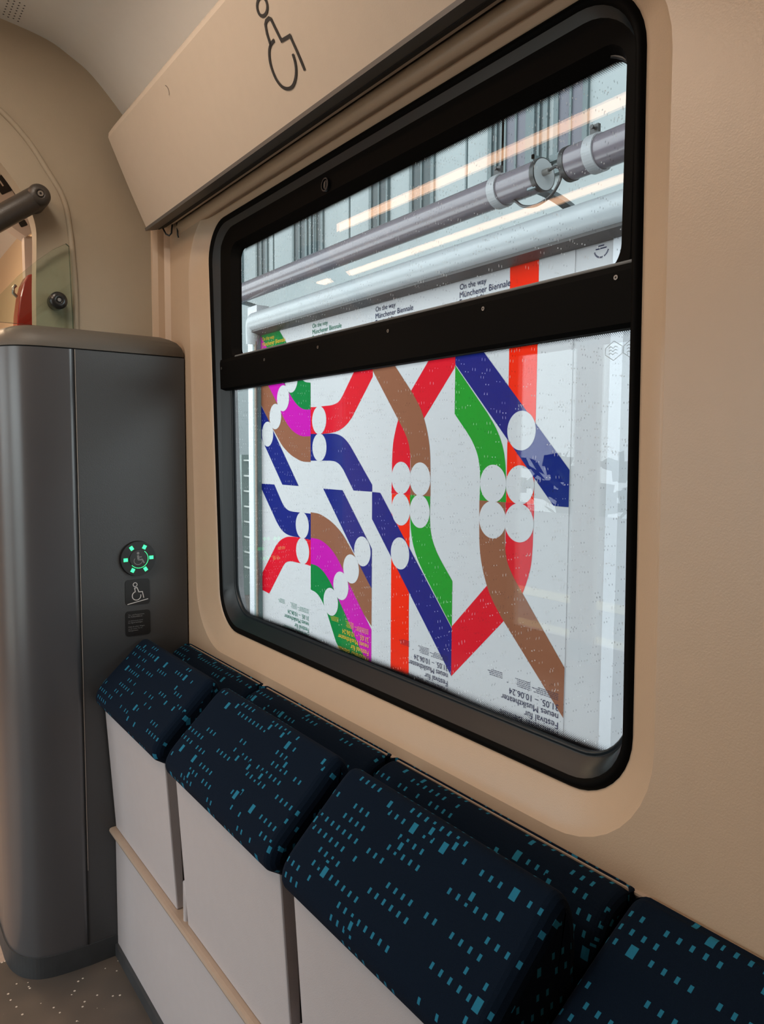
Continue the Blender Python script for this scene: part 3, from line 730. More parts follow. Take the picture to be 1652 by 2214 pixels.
for i, (s, w__, z) in enumerate((('Tür- und Rampentaste', 0.0410, 0.8865), ('für Rollstuhlfahrer.', 0.0370, 0.8815), ('Als Haltewunsch einmal', 0.0370, 0.8715), ('bis Signal betätigen.', 0.0370, 0.8665), ('Halte ab sofort Wagen', 0.0410, 0.8560), ('an der ersten Tür im', 0.0350, 0.8510), ('Fahrgastraum.', 0.0250, 0.8460))):
    add_text(b, s, lambda a, c, z=z: (0.5735 + a, cy0 - 0.0021, z + c), width=w__)
adopt(st, [pl, b.build('lettering', M_greyprint)])

# ================================================================== THINGS IN THE GANGWAY
# glass screen with black fixing knob
gs = empty('glass_screen', (0.40, 1.98, 1.60)); tag(gs, 'small clear glass screen with green edges standing on the cabinet top', 'glass screen')
go = [(0.472, 1.60), (0.4695, 1.70), (0.467, 1.797), (0.460, 1.802), (0.430, 1.783), (0.394, 1.752), (0.350, 1.708), (0.313, 1.663), (0.285, 1.620), (0.272, 1.60)]
go = [(a * 1.026, 1.3 + (c - 1.3) * 1.026) for a, c in go]
gm = bpy.data.materials.new('green_tinted_glass'); gm.use_nodes = True; t = gm.node_tree; t.nodes.clear()
o_ = t.nodes.new('ShaderNodeOutputMaterial'); a_ = t.nodes.new('ShaderNodeBsdfTransparent'); a_.inputs[0].default_value = (0.90, 0.945, 0.91, 1)
g_ = t.nodes.new('ShaderNodeBsdfGlossy'); g_.inputs['Roughness'].default_value = 0.02; mm = t.nodes.new('ShaderNodeMixShader')
t.links.new(schlick(t), mm.inputs[0]); t.links.new(a_.outputs[0], mm.inputs[1]); t.links.new(g_.outputs[0], mm.inputs[2]); t.links.new(mm.outputs[0], o_.inputs[0])
M_gedge = mat('dark_green_glass_edge', (0.08, 0.13, 0.09, 1), 0.25, 0.6)
b = MB(); nn_ = len(go)
b.add([(p[0], 1.978, p[1]) for p in go], [tuple(range(nn_))]); b.add([(p[0], 1.986, p[1]) for p in go], [tuple(range(nn_))])
sheet = b.build('glass_sheet', gm)
b = MB(); v = [(p[0], 1.978, p[1]) for p in go] + [(p[0], 1.986, p[1]) for p in go]
b.add(v, [(i, (i + 1) % nn_, nn_ + (i + 1) % nn_, nn_ + i) for i in range(nn_)], 0); edge = b.build('glass_edge', M_gedge)
b = MB(); kx, kz = 0.448, 1.672
b.loft([[(kx + r * cos(2 * pi * k / 32), y, kz + r * sin(2 * pi * k / 32)) for k in range(32)] for y, r in ((1.998, .020), (1.974, .0210), (1.967, .0212), (1.962, .0195), (1.9600, .012), (1.9595, .0075), (1.9615, .006))], cap1=True, smooth=True)
knob = b.build('fixing_knob', M_knob)
b = MB(); cyl_y(b, kx, kz, 0.0050, 0.0042, 1.962, 1.957, 16); ks = b.build('screw', M_screw)
adopt(gs, [sheet, edge, knob, ks])

# sloping handrail end
hr = empty('handrail', (0.405, 1.965, 1.893)); tag(hr, 'thick dark grey tubular handrail end at the left edge of the photo', 'handrail')
b = MB(); b.tube([(0.402, 1.948, 1.903), (0.30, 1.945, 1.824), (0.20, 1.945, 1.747), (0.05, 1.945, 1.632)], [0.0265] * 4, 28); bar = b.build('tube', M_bar)
b = MB(); b.loft([[(0.4035 + r * cos(2 * pi * k / 28), y, 1.9045 + r * sin(2 * pi * k / 28)) for k in range(28)] for y, r in ((2.0, .026), (1.945, .0262), (1.930, .0255), (1.921, .021), (1.919, .012), (1.919, .009), (1.922, .008))], cap1=True, smooth=True); ec = b.build('end_cap', M_bar)
b = MB(); cyl_y(b, 0.4035, 1.9045, 0.0075, 0.0065, 1.923, 1.9165, 20); b.disc((0.4035, 1.9160, 1.9045), (0, -1, 0), 0.003, 6, 1); sc = b.build('screw', [M_screw, M_dark])
adopt(hr, [bar, ec, sc])

# curved white door header with dark stickers, its post and the red case
dh = empty('door_header', (0.40, 2.30, 1.95)); tag(dh, 'curved white door header with dark stickers seen through the gangway', 'door header')
up_ = catmull([(0.10, 2.30), (0.22, 2.225), (0.315, 2.160), (0.384, 2.092), (0.442, 2.005), (0.481, 1.935)], 4)
lo_ = catmull([(0.443, 1.899), (0.415, 1.915), (0.379, 1.940), (0.30, 1.985), (0.20, 2.04), (0.10, 2.09)], 4)
b = MB(); k_ = len(up_)
b.prism(up_ + lo_, 'y', 2.300, 2.36); hdr = b.build('panel', M_cream)
b = MB(); b.tube([(p[0], 2.296, p[1]) for p in up_], 0.010, 10); hr_ = b.build('edge_bead', M_cream)
b = MB(); b.tube([(p[0] - .012, 2.2985, p[1] - .014) for p in up_], 0.0018, 6); hg_ = b.build('groove', M_dark)
kids = [hdr, hr_, hg_]
def on_hdr(cx, cz, w_, h_, ang, marks):
    b = MB(); ca, sa = cos(radians(ang)), sin(radians(ang))
    P = lambda a, c, d=0: (cx + a * ca - c * sa, 2.2992 - d, cz + a * sa + c * ca)
    b.add([P(a, c) for a, c in rrect(-w_ / 2, w_ / 2, -h_ / 2, h_ / 2, 0.003, 4)], [tuple(range(20))])
    for (a0, a1, c0, c1) in marks: b.add([P(a0, c0, .0006), P(a1, c0, .0006), P(a1, c1, .0006), P(a0, c1, .0006)], [(0, 1, 2, 3)], 1)
    return b.build('sticker', [M_print, M_cream])
kids.append(on_hdr(0.387, 2.028, 0.044, 0.034, -55, [(-.012, .004, -.002, .002)]))
kids.append(on_hdr(0.4130, 1.987, 0.024, 0.026, -58, [(-.008, -.005, -.009, .009), (-.001, .002, -.009, .009)]))
kids.append(on_hdr(0.4360, 1.934, 0.016, 0.020, -60, []))
adopt(dh, kids)
dp = MB().box(0.440, 0.474, 2.31, 2.345, 0.0, 1.905).build('door_post', M_cream); tag(dp, 'upright cream door post behind the red case', 'post')
rc_ = empty('red_case', (0.43, 2.25, 1.60)); tag(rc_, 'glossy red wedge shaped case rising behind the cabinet top', 'case')
oo = [(0.400, 1.60), (0.404, 1.672), (0.411, 1.722), (0.420, 1.758), (0.430, 1.779), (0.440, 1.786), (0.456, 1.785), (0.457, 1.60)]
c1 = MB().prism(oo, 'y', 2.235, 2.30).build('shell', M_red, bevel=0.004)
b = MB(); b.tube([(0.404, 2.250, 1.752), (0.397, 2.248, 1.744), (0.397, 2.248, 1.730), (0.406, 2.250, 1.722)], 0.0045, 8); c2 = b.build('catch', M_screw)
adopt(rc_, [c1, c2])
rb = MB().box(0.36, 0.60, 2.255, 2.34, 0.0, 1.598).build('trim_4', M_cream); struct(rb)

# ================================================================== FOLDING SEATS
def cushion(profile, y0, y1, r, name, parent, closed_uv=0.0, m_=None, cap_steps=((0, 1.0), (0.12, .62), (0.38, .28), (0.7, .08), (1.0, 0.0))):
    """closed XZ outline swept along the car with softly rounded ends; UVs in metres"""
    prof_ = catmull(list(profile) + [profile[0]], 5)[:-1]
    n = len(prof_)
    area = sum(prof_[i][0] * prof_[(i + 1) % n][1] - prof_[(i + 1) % n][0] * prof_[i][1] for i in range(n))
    sg = 1 if area > 0 else -1
    nor = []
    for i in range(n):
        a, c = prof_[i - 1], prof_[(i + 1) % n]; d = Vector((c[0] - a[0], c[1] - a[1])); d.normalize()
        nor.append((-d.y * sg, d.x * sg))
    arcl = [0.0]
    for i in range(n): arcl.append(arcl[-1] + math.dist(prof_[i], prof_[(i + 1) % n]))
    rows = []
    for t, k in cap_steps: rows.append((y1 - t * r, k * r))
    for t, k in reversed(cap_steps): rows.append((y0 + t * r, k * r))
    b = MB(); V = []
    for (y, ins) in rows: V.append([(prof_[i][0] + nor[i][0] * ins, y, prof_[i][1] + nor[i][1] * ins) for i in range(n)])
    for j in range(len(rows) - 1):
        for i in range(n):
            i2 = (i + 1) % n
            q = [V[j][i], V[j][i2], V[j + 1][i2], V[j + 1][i]]
            u = [(rows[j][0], arcl[i]), (rows[j][0], arcl[i + 1]), (rows[j + 1][0], arcl[i + 1]), (rows[j + 1][0], arcl[i])]
            b.add(q, [(0, 1, 2, 3)], 0, [(p[0] + closed_uv, p[1]) for p in u], True)
    for j in (0, len(rows) - 1):
        b.add(V[j], [tuple(range(n))], 0, [(p[0] + closed_uv, p[2]) for p in V[j]], False)
    return b.build(name, m_ or M_fabric, parent=parent)
cush = [(0.506, 0.668), (0.4885, 0.681), (0.4850, 0.700), (0.4960, 0.722), (0.5250, 0.752), (0.5600, 0.785), (0.5900, 0.814), (0.6080, 0.8255), (0.6240, 0.8180), (0.6360, 0.790), (0.6390, 0.740), (0.6250, 0.690), (0.580, 0.655), (0.535, 0.650)]
cush4 = [(0.506, 0.628), (0.4885, 0.640), (0.4870, 0.655), (0.5150, 0.674), (0.5680, 0.706), (0.649, 0.757), (0.705, 0.790), (0.722, 0.795), (0.7325, 0.785), (0.7325, 0.70), (0.68, 0.60), (0.580, 0.60), (0.535, 0.612)]
back = [(0.668, 0.430), (0.656, 0.560), (0.655, 0.680), (0.664, 0.742), (0.684, 0.778), (0.712, 0.792), (0.730, 0.788), (0.7335, 0.76), (0.7335, 0.430)]
seats = [(1.432, 1.875, 1.445, 1.874, 'folded-up blue seat farthest away, beside the grey cabinet'),
         (0.940, 1.388, 0.972, 1.432, 'folded-up blue seat second from the grey cabinet'),
         (0.496, 0.916, 0.495, 0.962, 'folded-up blue seat third from the grey cabinet'),
         (0.020, 0.490, 0.02, 0.486, 'nearest blue seat in the bottom right corner, its cover reaching the wall')]
for k, (c0, c1, b0, b1, lab) in enumerate(seats):
    root = empty('folding_seat', (0.62, (c0 + c1) / 2, 0.36)); tag(root, lab, 'seat', 'folding seats under the window')
    parts = []
    parts.append(cushion(cush if k < 3 else cush4, c0, c1, 0.018, 'seat_cushion', None, closed_uv=3.1 * k))
    if k < 3: parts.append(cushion(back, b0, b1, 0.014, 'backrest', None, closed_uv=3.1 * k + 1.3))
    ztop = 0.700 if k < 3 else 0.655
    sh = MB(); sh.prism([(0.5295, 0.3465), (0.5060, ztop), (0.5350, ztop), (0.5480, 0.3465)], 'y', c0 + 0.012, c1 - (0.006 if k == 0 else 0.004))
    parts.append(sh.build('seat_shell', M_panel, bevel=0.003))
    hd = MB(); yy = c1 + 0.010
    hd.tube([(0.552, c1 - .004, 0.430), (0.540, yy - .002, 0.438), (0.534, yy + .004, 0.428), (0.534, yy + .004, 0.340)], 0.0062, 10)
    if k > 0: parts.append(hd.build('release_handle', M_panel))
    adopt(root, parts)
# supporting frame between the shells, coloured near black for shade in the gaps
o = MB().box(0.565, 0.598, 0.0, 1.875, 0.3465, 0.598).build('seat_frame_shade', M_dark); tag(o, 'frame behind the pale seat shells, coloured near black for the shade in the narrow gaps', 'frame')
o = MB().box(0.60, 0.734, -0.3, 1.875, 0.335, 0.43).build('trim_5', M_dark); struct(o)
# lower box the seats stand on
sb = empty('storage_box', (0.64, 0.85, 0.0)); tag(sb, 'low pale grey box with a beige ledge that carries the folding seats', 'box')
p1 = MB().box(0.5300, 0.734, -0.3, 1.876, 0.030, 0.330).build('front_panel', M_panel)
p2 = MB().prism([(0.5160, 0.333), (0.5140, 0.339), (0.5160, 0.3445), (0.5220, 0.346), (0.560, 0.346), (0.560, 0.328), (0.5200, 0.328)], 'y', -0.3, 1.876).build('ledge', M_ledge)
p3 = MB().box(0.5225, 0.734, -0.3, 1.876, 0.0, 0.032).build('skirting', M_skirt)
adopt(sb, [p1, p2, p3])
# thin pale bead along the wall above the backrests
o = MB().prism([(0.7305, 0.7875), (0.7305, 0.7905), (0.7365, 0.7925), (0.7365, 0.780)], 'y', -0.3, 1.876).build('trim_6', M_ledge); struct(o)

# ================================================================== OUTSIDE THE WINDOW
YEDGE = [5.915, 5.068, 4.226, 3.371, 2.488]; ZS = 1.036; PH = 1.33
DES = json.loads(r'''{"A":[["brown",[[1.0,0.199],[0.9699,0.1992],[0.9392,0.1993],[0.9099,0.1996],[0.8837,0.2005],[0.8616,0.2019],[0.8424,0.2038],[0.8245,0.2062],[0.806,0.2091],[0.7868,0.2127],[0.7677,0.2169],[0.7487,0.2214],[0.7297,0.2259],[0.7109,0.2303],[0.6921,0.2348],[0.6734,0.2395],[0.6548,0.2448],[0.6362,0.2506],[0.6178,0.2569],[0.5994,0.2635],[0.5811,0.2705],[0.5625,0.2778],[0.5439,0.2855],[0.5257,0.2934],[0.5086,0.3012],[0.4925,0.309],[0.4772,0.3167],[0.4628,0.3245],[0.4491,0.3324],[0.4367,0.3399],[0.4255,0.3474],[0.4143,0.3552],[0.402,0.364],[0.3882,0.3741],[0.3736,0.3852],[0.3586,0.3967],[0.3439,0.4079],[0.3294,0.4187],[0.3151,0.4296],[0.3007,0.4403],[0.2865,0.4511],[0.1628,0.5507],[0.0,0.6887],[0.0,0.9557],[0.116,0.8845],[0.3538,0.6855],[0.4302,0.6069],[0.449,0.5904],[0.4677,0.5737],[0.487,0.5571],[0.5077,0.5408],[0.5303,0.5245],[0.5542,0.5082],[0.5792,0.4925],[0.605,0.4781],[0.6316,0.4649],[0.6591,0.4528],[0.6876,0.4418],[0.717,0.4319],[0.7476,0.4232],[0.7793,0.4155],[0.8118,0.4092],[0.8449,0.4045],[0.8786,0.4022],[0.9132,0.4019],[0.9482,0.4024],[0.9834,0.4025],[1.0,0.4038]]],["magenta",[[1.0,0.4038],[0.9834,0.4025],[0.9482,0.4024],[0.9132,0.4019],[0.8786,0.4022],[0.8449,0.4045],[0.8118,0.4092],[0.7793,0.4155],[0.7476,0.4232],[0.717,0.4319],[0.6876,0.4418],[0.6591,0.4528],[0.6316,0.4649],[0.605,0.4781],[0.5792,0.4925],[0.5542,0.5082],[0.5303,0.5245],[0.5077,0.5408],[0.487,0.5571],[0.4677,0.5737],[0.449,0.5904],[0.4302,0.6069],[0.3538,0.6855],[0.116,0.8845],[0.0,0.9789],[0.0,1.33],[0.1256,1.33],[0.18,1.1688],[0.3992,0.9329],[0.5249,0.8234],[0.6168,0.7457],[0.6351,0.7323],[0.6533,0.7188],[0.6719,0.7054],[0.6916,0.6926],[0.7125,0.68],[0.7343,0.6677],[0.7569,0.6561],[0.7805,0.6458],[0.8051,0.6367],[0.8307,0.6287],[0.8571,0.6219],[0.8844,0.6168],[0.9126,0.6138],[0.9419,0.6127],[0.9717,0.6123],[1.0,0.6116]]],["green",[[1.0,0.6116],[0.9717,0.6123],[0.9419,0.6127],[0.9126,0.6138],[0.8844,0.6168],[0.8571,0.6219],[0.8307,0.6287],[0.8051,0.6367],[0.7805,0.6458],[0.7569,0.6561],[0.7343,0.6677],[0.7125,0.68],[0.6916,0.6926],[0.6719,0.7054],[0.6533,0.7188],[0.6351,0.7323],[0.6168,0.7457],[0.5249,0.8234],[0.3992,0.9329],[0.1802,1.1365],[0.0,1.2865],[0.0,1.33],[0.3456,1.33],[0.5543,1.1651],[0.6286,1.07],[0.7167,0.9525],[0.7256,0.9442],[0.7342,0.9361],[0.7435,0.9275],[0.7549,0.9179],[0.7688,0.9065],[0.7846,0.8937],[0.8016,0.8809],[0.8194,0.8693],[0.8374,0.8589],[0.8562,0.8492],[0.8762,0.8405],[0.8979,0.8334],[0.9221,0.8283],[0.9482,0.825],[0.9753,0.8224],[1.0,0.8196]]],["navy",[[0.774,0.0031],[0.4505,0.0038],[0.0,0.4009],[0.0,0.6839],[0.1628,0.5507],[0.2866,0.435]]],["circle",[0.1396,0.4321]],["circle",[0.3107,0.5779]],["circle",[0.4736,0.7238]],["circle",[0.6414,0.8687]]],"B":[["red",[[0.0,0.6299],[0.0787,0.6267],[0.1215,0.6271],[0.1642,0.6275],[0.2057,0.6279],[0.2449,0.6284],[0.2818,0.6286],[0.3171,0.6287],[0.3501,0.6293],[0.3805,0.631],[0.408,0.6339],[0.4332,0.6377],[0.4559,0.6425],[0.4763,0.6484],[0.4938,0.6557],[0.5087,0.6643],[0.522,0.6736],[0.5349,0.683],[0.5474,0.6926],[0.5588,0.7027],[0.5699,0.7129],[0.5811,0.723],[0.6996,0.8307],[0.8464,0.9652],[1.0,0.9518],[1.0,0.7995],[0.696,0.529],[0.6741,0.5156],[0.6524,0.5018],[0.6298,0.4884],[0.6054,0.4762],[0.5782,0.4653],[0.549,0.4551],[0.5189,0.4462],[0.4888,0.4387],[0.46,0.4331],[0.4315,0.4291],[0.4016,0.4261],[0.3687,0.4234],[0.3315,0.4212],[0.291,0.4198],[0.2489,0.4186],[0.207,0.4172],[0.0,0.4204]]],["navy",[[0.0,0.4204],[0.207,0.4172],[0.2495,0.4175],[0.2925,0.4178],[0.3332,0.418],[0.3687,0.4174],[0.3976,0.4163],[0.4218,0.4147],[0.4435,0.4125],[0.4652,0.4094],[0.4871,0.4056],[0.5082,0.401],[0.5284,0.3956],[0.5478,0.3895],[0.5664,0.3823],[0.5842,0.3742],[0.6012,0.3656],[0.6175,0.3567],[0.6327,0.3477],[0.6469,0.3383],[0.6607,0.3288],[0.6747,0.3193],[1.0,0.05],[1.0,0.002],[0.7219,0.0005],[0.5606,0.1482],[0.5462,0.1577],[0.5319,0.1675],[0.5172,0.1769],[0.5016,0.1851],[0.4849,0.192],[0.4673,0.198],[0.449,0.203],[0.4298,0.2071],[0.4095,0.2098],[0.3882,0.2112],[0.3663,0.2122],[0.3446,0.2134],[0.0,0.2104]]],["circle",[0.1535,0.5233]],["circle",[0.1584,0.3142]]],"C":[["orange",[[0.7313,0.0017],[0.4999,0.0002],[0.5017,0.7591],[0.4952,1.33],[0.7305,1.33],[0.7337,0.7938]]],["green",[[0.4979,0.0001],[0.4872,0.0],[0.2577,0.0],[0.261,0.1193],[0.259,0.1408],[0.2573,0.1625],[0.2551,0.1838],[0.2515,0.2042],[0.2466,0.2233],[0.2407,0.2414],[0.2336,0.2591],[0.2249,0.2769],[0.2144,0.2949],[0.2022,0.3129],[0.189,0.3304],[0.1756,0.347],[0.1617,0.3623],[0.1471,0.3767],[0.1324,0.3907],[0.1178,0.4048],[0.0,0.5088],[0.0,0.7968],[0.0111,0.7857],[0.3182,0.5019],[0.3392,0.4798],[0.3606,0.4575],[0.3814,0.4351],[0.4003,0.4123],[0.417,0.3892],[0.4321,0.3658],[0.4455,0.3422],[0.4572,0.3184],[0.4668,0.2946],[0.4744,0.2708],[0.4806,0.2465],[0.4858,0.2212],[0.4896,0.1946],[0.492,0.167],[0.4939,0.1391],[0.496,0.1113]]],["navy",[[1.0,0.0],[0.9723,0.0],[0.8873,0.001],[0.0,0.8037],[0.0,1.1012],[1.0,0.19]]],["circle",[0.6143,0.1012]],["circle",[0.3798,0.1015]],["circle",[0.6184,0.397]]],"D":[["red",[[1.0,0.7904],[0.6386,0.4735],[0.5461,0.3776],[0.5342,0.3491],[0.5219,0.3205],[0.5108,0.2925],[0.5029,0.2659],[0.4992,0.243],[0.4986,0.2226],[0.4994,0.2002],[0.5002,0.1711],[0.501,0.1327],[0.5024,0.088],[0.504,0.0408],[0.5053,0.0],[0.2635,0.0],[0.2681,0.1528],[0.2683,0.1749],[0.2682,0.1967],[0.2686,0.2193],[0.2702,0.2437],[0.2722,0.2702],[0.2746,0.2983],[0.279,0.328],[0.2868,0.3596],[0.2989,0.3947],[0.3143,0.4327],[0.3321,0.4709],[0.3515,0.5065],[0.3729,0.5383],[0.3967,0.568],[0.4216,0.5969],[0.4462,0.6267],[1.0,1.1041]]],["brown",[[0.7437,0.0004],[0.6909,0.0],[0.5072,0.0],[0.5057,0.1715],[0.5046,0.1953],[0.5037,0.2194],[0.5022,0.243],[0.4992,0.2656],[0.4948,0.2867],[0.4893,0.3067],[0.4822,0.3263],[0.473,0.3457],[0.4609,0.365],[0.4465,0.384],[0.4311,0.4028],[0.4163,0.4215],[0.0,0.8385],[0.0,1.1069],[0.5287,0.6518],[0.5537,0.6259],[0.5794,0.6],[0.6044,0.5733],[0.6269,0.5452],[0.6468,0.5152],[0.6647,0.4837],[0.6807,0.4515],[0.6948,0.4191],[0.707,0.3873],[0.7171,0.3555],[0.7254,0.3227],[0.732,0.2877],[0.7365,0.2499],[0.7388,0.2099],[0.7403,0.1691],[0.7423,0.1288]]],["circle",[0.6201,0.106]],["circle",[0.387,0.1078]]]}''')
pm = {'brown': M_brown, 'magenta': M_magenta, 'green': M_pgreen2, 'navy': M_navy, 'red': M_pred, 'orange': M_orange}
def poster_mesh(key, W):
    b = MB(); mats = [M_paper]; idx = {}
    def mi(m_):
        if m_.name not in idx: mats.append(m_); idx[m_.name] = len(mats) - 1
        return idx[m_.name]
    b.box(0.0, 0.004, -W, 0.0, 0.0, PH, 0)
    d = 0.0006
    for kind, P in DES[key]:
        d += 0.00035
        if kind == 'circle':
            u, v = P; b.add([(-d, -(u * W) + 0.1045 * cos(2 * pi * k / 48), v + 0.1075 * sin(2 * pi * k / 48)) for k in range(48)], [tuple(range(48))], 0)
        else:
            m_ = pm[kind]
            if kind == 'green' and key == 'C': m_ = M_pgreen
            b.add([(-d, -u * W, v) for u, v in P], [tuple(range(len(P)))], mi(m_))
    ink = mi({'A': M_yellow, 'B': M_teal, 'C': M_ink, 'D': M_ink}[key])
    d += 0.0006
    T = lambda x0, z0: (lambda a, c: (-d, -(x0 + a), z0 + c))
    for s, w_, z in (('On the way', 0.223, 1.235), ('Münchener Biennale', 0.412, 1.188), ('Festival für', 0.232, 1.142), ('neues Musiktheater', 0.405, 1.095), ('31.05. – 10.06.24', 0.345, 1.046)):
        add_text(b, s, T(0.032, z), width=w_, mi=ink)
    random.seed(3)
    for (x0, w_, z, n_) in ((0.034, 0.17, 1.020, 4), (0.225, 0.11, 1.020, 5), (0.385, 0.008, 1.018, 1), (0.430, 0.10, 1.006, 4)):
        for i in range(n_):
            x = x0
            while x < x0 + w_ * random.uniform(.8, 1):
                l = random.uniform(.006, .02); b.stroke([(x, z - i * .010), (x + l, z - i * .010)], 0.0032, lambda a, c: (-d, -a, c), ink); x += l + .004
    me = b.build('poster', mats)
    return me
labs = {('A', 0): 'upper poster at the left end with brown, magenta and green arcs and yellow writing',
        ('B', 1): 'upper poster with a red and a navy bend meeting at two white dots',
        ('D', 2): 'upper poster where a brown ribbon crosses a red one above two white dots',
        ('C', 3): 'upper poster at the right end with green, navy and orange-red ribbons',
        ('B', 4): 'upside-down lower poster at the left end with navy and red bends',
        ('A', 5): 'upside-down lower poster with brown, magenta and green arcs and yellow writing',
        ('C', 6): 'upside-down lower poster with orange-red stripe, navy diagonal and green ribbon',
        ('D', 7): 'upside-down lower poster at the right end with crossing red and brown ribbons'}
proto = {}
for i, key in enumerate('ABDC'):
    W = YEDGE[i] - YEDGE[i + 1]
    o = poster_mesh(key, W); proto[key] = (o, W)
    o.location = (3.0, YEDGE[i], ZS); tag(o, labs[(key, i)], 'poster', 'festival posters on the display wall')
for i, key in enumerate('BACD'):
    W = YEDGE[i] - YEDGE[i + 1]; src, W0 = proto[key]
    o = src.copy(); col.objects.link(o); o.location = (3.0, YEDGE[i + 1], ZS); o.rotation_euler = (pi, 0, 0); o.scale = (1, W / W0, 1)
    tag(o, labs[(key, 4 + i)], 'poster', 'festival posters on the display wall')

# display wall
dw = empty('poster_display', (3.05, 4.0, -0.9)); tag(dw, 'long white outdoor display wall carrying two rows of posters', 'display wall')
k1 = MB().box(3.0042, 3.08, 2.262, 5.960, -0.90, 2.44).build('backing_panel', M_paper)
k2 = MB().box(2.955, 3.0035, 5.918, 5.985, -0.90, 2.40).build('edge_profile', M_teelgrey)
k3 = MB().box(2.945, 2.9545, 5.905, 5.935, -0.90, 2.40).build('worn_edge', M_brownedge)
k4 = MB().box(2.99, 3.10, 2.185, 2.255, -0.90, 2.46).build('post', M_post)
k5 = MB().box(3.00, 3.12, 5.99, 6.17, -0.90, 2.60).build('post', M_post)
k6 = MB().prism([(2.90, 2.365), (3.10, 2.42), (3.10, 2.325), (2.968, 2.322), (2.90, 2.34)], 'y', 1.2, 5.90).build('dark_channel', M_darkband)
adopt(dw, [k1, k2, k3, k4, k5, k6])
# faint mark low on the wall right of the posters: small curved logo
b = MB(); P = lambda a, c: (3.0036, 2.333 - a, 2.296 + c)
for i in range(17):
    t = radians(200 + i * 8.8); r_ = 0.046
    if i == 10: continue
    c_, s__ = cos(t), sin(t)
    b.stroke([(r_ * c_ * .82, r_ * s__ * .82), (r_ * c_, r_ * s__)], 0.0046, P)
b.stroke([(-0.034, 0.000), (0.030, 0.000)], 0.0055, P); b.stroke([(-0.018, 0.013), (0.016, 0.013)], 0.0055, P)
b.build('round_logo', M_ink, parent=None); lg = bpy.data.objects['round_logo']; adopt(dw, [lg])

# white pipe gutter above the posters
pg = empty('white_pipe', (2.93, 3.5, 2.43)); tag(pg, 'thick white horizontal pipe just above the posters', 'pipe')
b = MB(); b.tube([(2.93, 0.2, 2.428), (2.93, 5.88, 2.428)], 0.078, 36); q1 = b.build('tube', M_pipe)
b = MB(); b.tube([(2.93, 5.87, 2.428), (2.93, 5.90, 2.420), (2.935, 5.93, 2.39), (2.94, 5.95, 2.34), (2.945, 5.965, 2.25)], [0.078, 0.074, 0.066, 0.06, 0.055], 24); q2 = b.build('elbow', M_pipe)
adopt(pg, [q1, q2])
# support arms
for y, lab in ((2.70, 'curved blue-grey bracket between lamp tubes and pipe, nearest one'), (6.26, 'curved blue-grey bracket between lamp tube and pipe at the far end')):
    b = MB(); c_ = catmull([(2.90, 2.665), (3.05, 2.655), (3.20, 2.62), (3.36, 2.55), (3.52, 2.45)], 5)
    ring = lambda p, w: [(p[0], y - w, p[1] - .012), (p[0], y + w, p[1] - .012), (p[0], y + w, p[1] + .012), (p[0], y - w, p[1] + .012)]
    b.loft([ring(p, .028) for p in c_], cap0=True, cap1=True)
    tag(b.build('lamp_bracket', M_arm), lab, 'bracket', 'lamp brackets')

# two long tubular lamps end to end
def lamp(ya, yb, near_end, clamp_y, lab):
    x, z, r = 2.95, 2.725, 0.079
    root = empty('tubular_lamp', (x, (ya + yb) / 2, z)); tag(root, lab, 'lamp', 'tubular platform lamps'); ks = []
    b = MB(); b.tube([(x, ya, z), (x, yb, z)], r, 40, cap=False); ks.append(b.build('tube', M_tube))
    e = ya if near_end == 'a' else yb; s_ = -1 if near_end == 'a' else 1
    b = MB(); b.tube([(x, e + s_ * .012, z), (x, e - s_ * .016, z)], r + .004, 40); ks.append(b.build('end_ring', M_black))
    b = MB(); b.disc((x, e + s_ * .0135, z), (0, s_, 0), r - .002, 40); ks.append(b.build('end_cap', M_endcap))
    b = MB(); b.loft([[(x + rr * cos(2 * pi * k / 40), y, z + rr * sin(2 * pi * k / 40)) for k in range(40)] for y, rr in ((clamp_y - .028, r + .001), (clamp_y - .028, r + .009), (clamp_y + .028, r + .009), (clamp_y + .028, r + .001))]); cl = b.build('clamp', M_clamp); ks.append(cl)
    b = MB(); b.box(x - .03, x - .012, clamp_y - .024, clamp_y + .024, z + r - .01, z + r + .045); b.tube([(x - .045, clamp_y, z + r + .030), (x + .005, clamp_y, z + r + .030)], .006, 8); b.tube([(x - .050, clamp_y, z + r + .030), (x - .044, clamp_y, z + r + .030)], .011, 6); ks.append(b.build('clamp_bolt', M_black))
    adopt(root, ks); return root, x, z, r
root, lx_, lz_, lr_ = lamp(2.672, 9.5, 'a', 2.965, 'long grey tubular lamp reaching left, its pale end cap and cable showing')
b = MB(); b.tube([(lx_ - .005, 2.66, lz_ + .005), (lx_ - .008, 2.615, lz_ + .005)], 0.016, 14); g1 = b.build('cable_gland', M_screw)
cb = catmull([(lx_ - .008, 2.62, lz_ + .005), (lx_ - .01, 2.575, lz_ + .010), (lx_ - .02, 2.535, lz_ - .02), (lx_ - .03, 2.530, lz_ - .075), (lx_ - .04, 2.575, lz_ - .135), (lx_ - .045, 2.665, lz_ - .160), (lx_ - .04, 2.76, lz_ - .14), (lx_ - .02, 2.83, lz_ - .095), (lx_ - .005, 2.87, lz_ - .07)], 5)
b = MB(); b.tube(cb, 0.0075, 10); g2 = b.build('cable', M_black); adopt(root, [g1, g2])
lamp(-1.0, 2.492, 'b', 2.33, 'grey tubular lamp at the right, its black ringed end facing the other lamp')

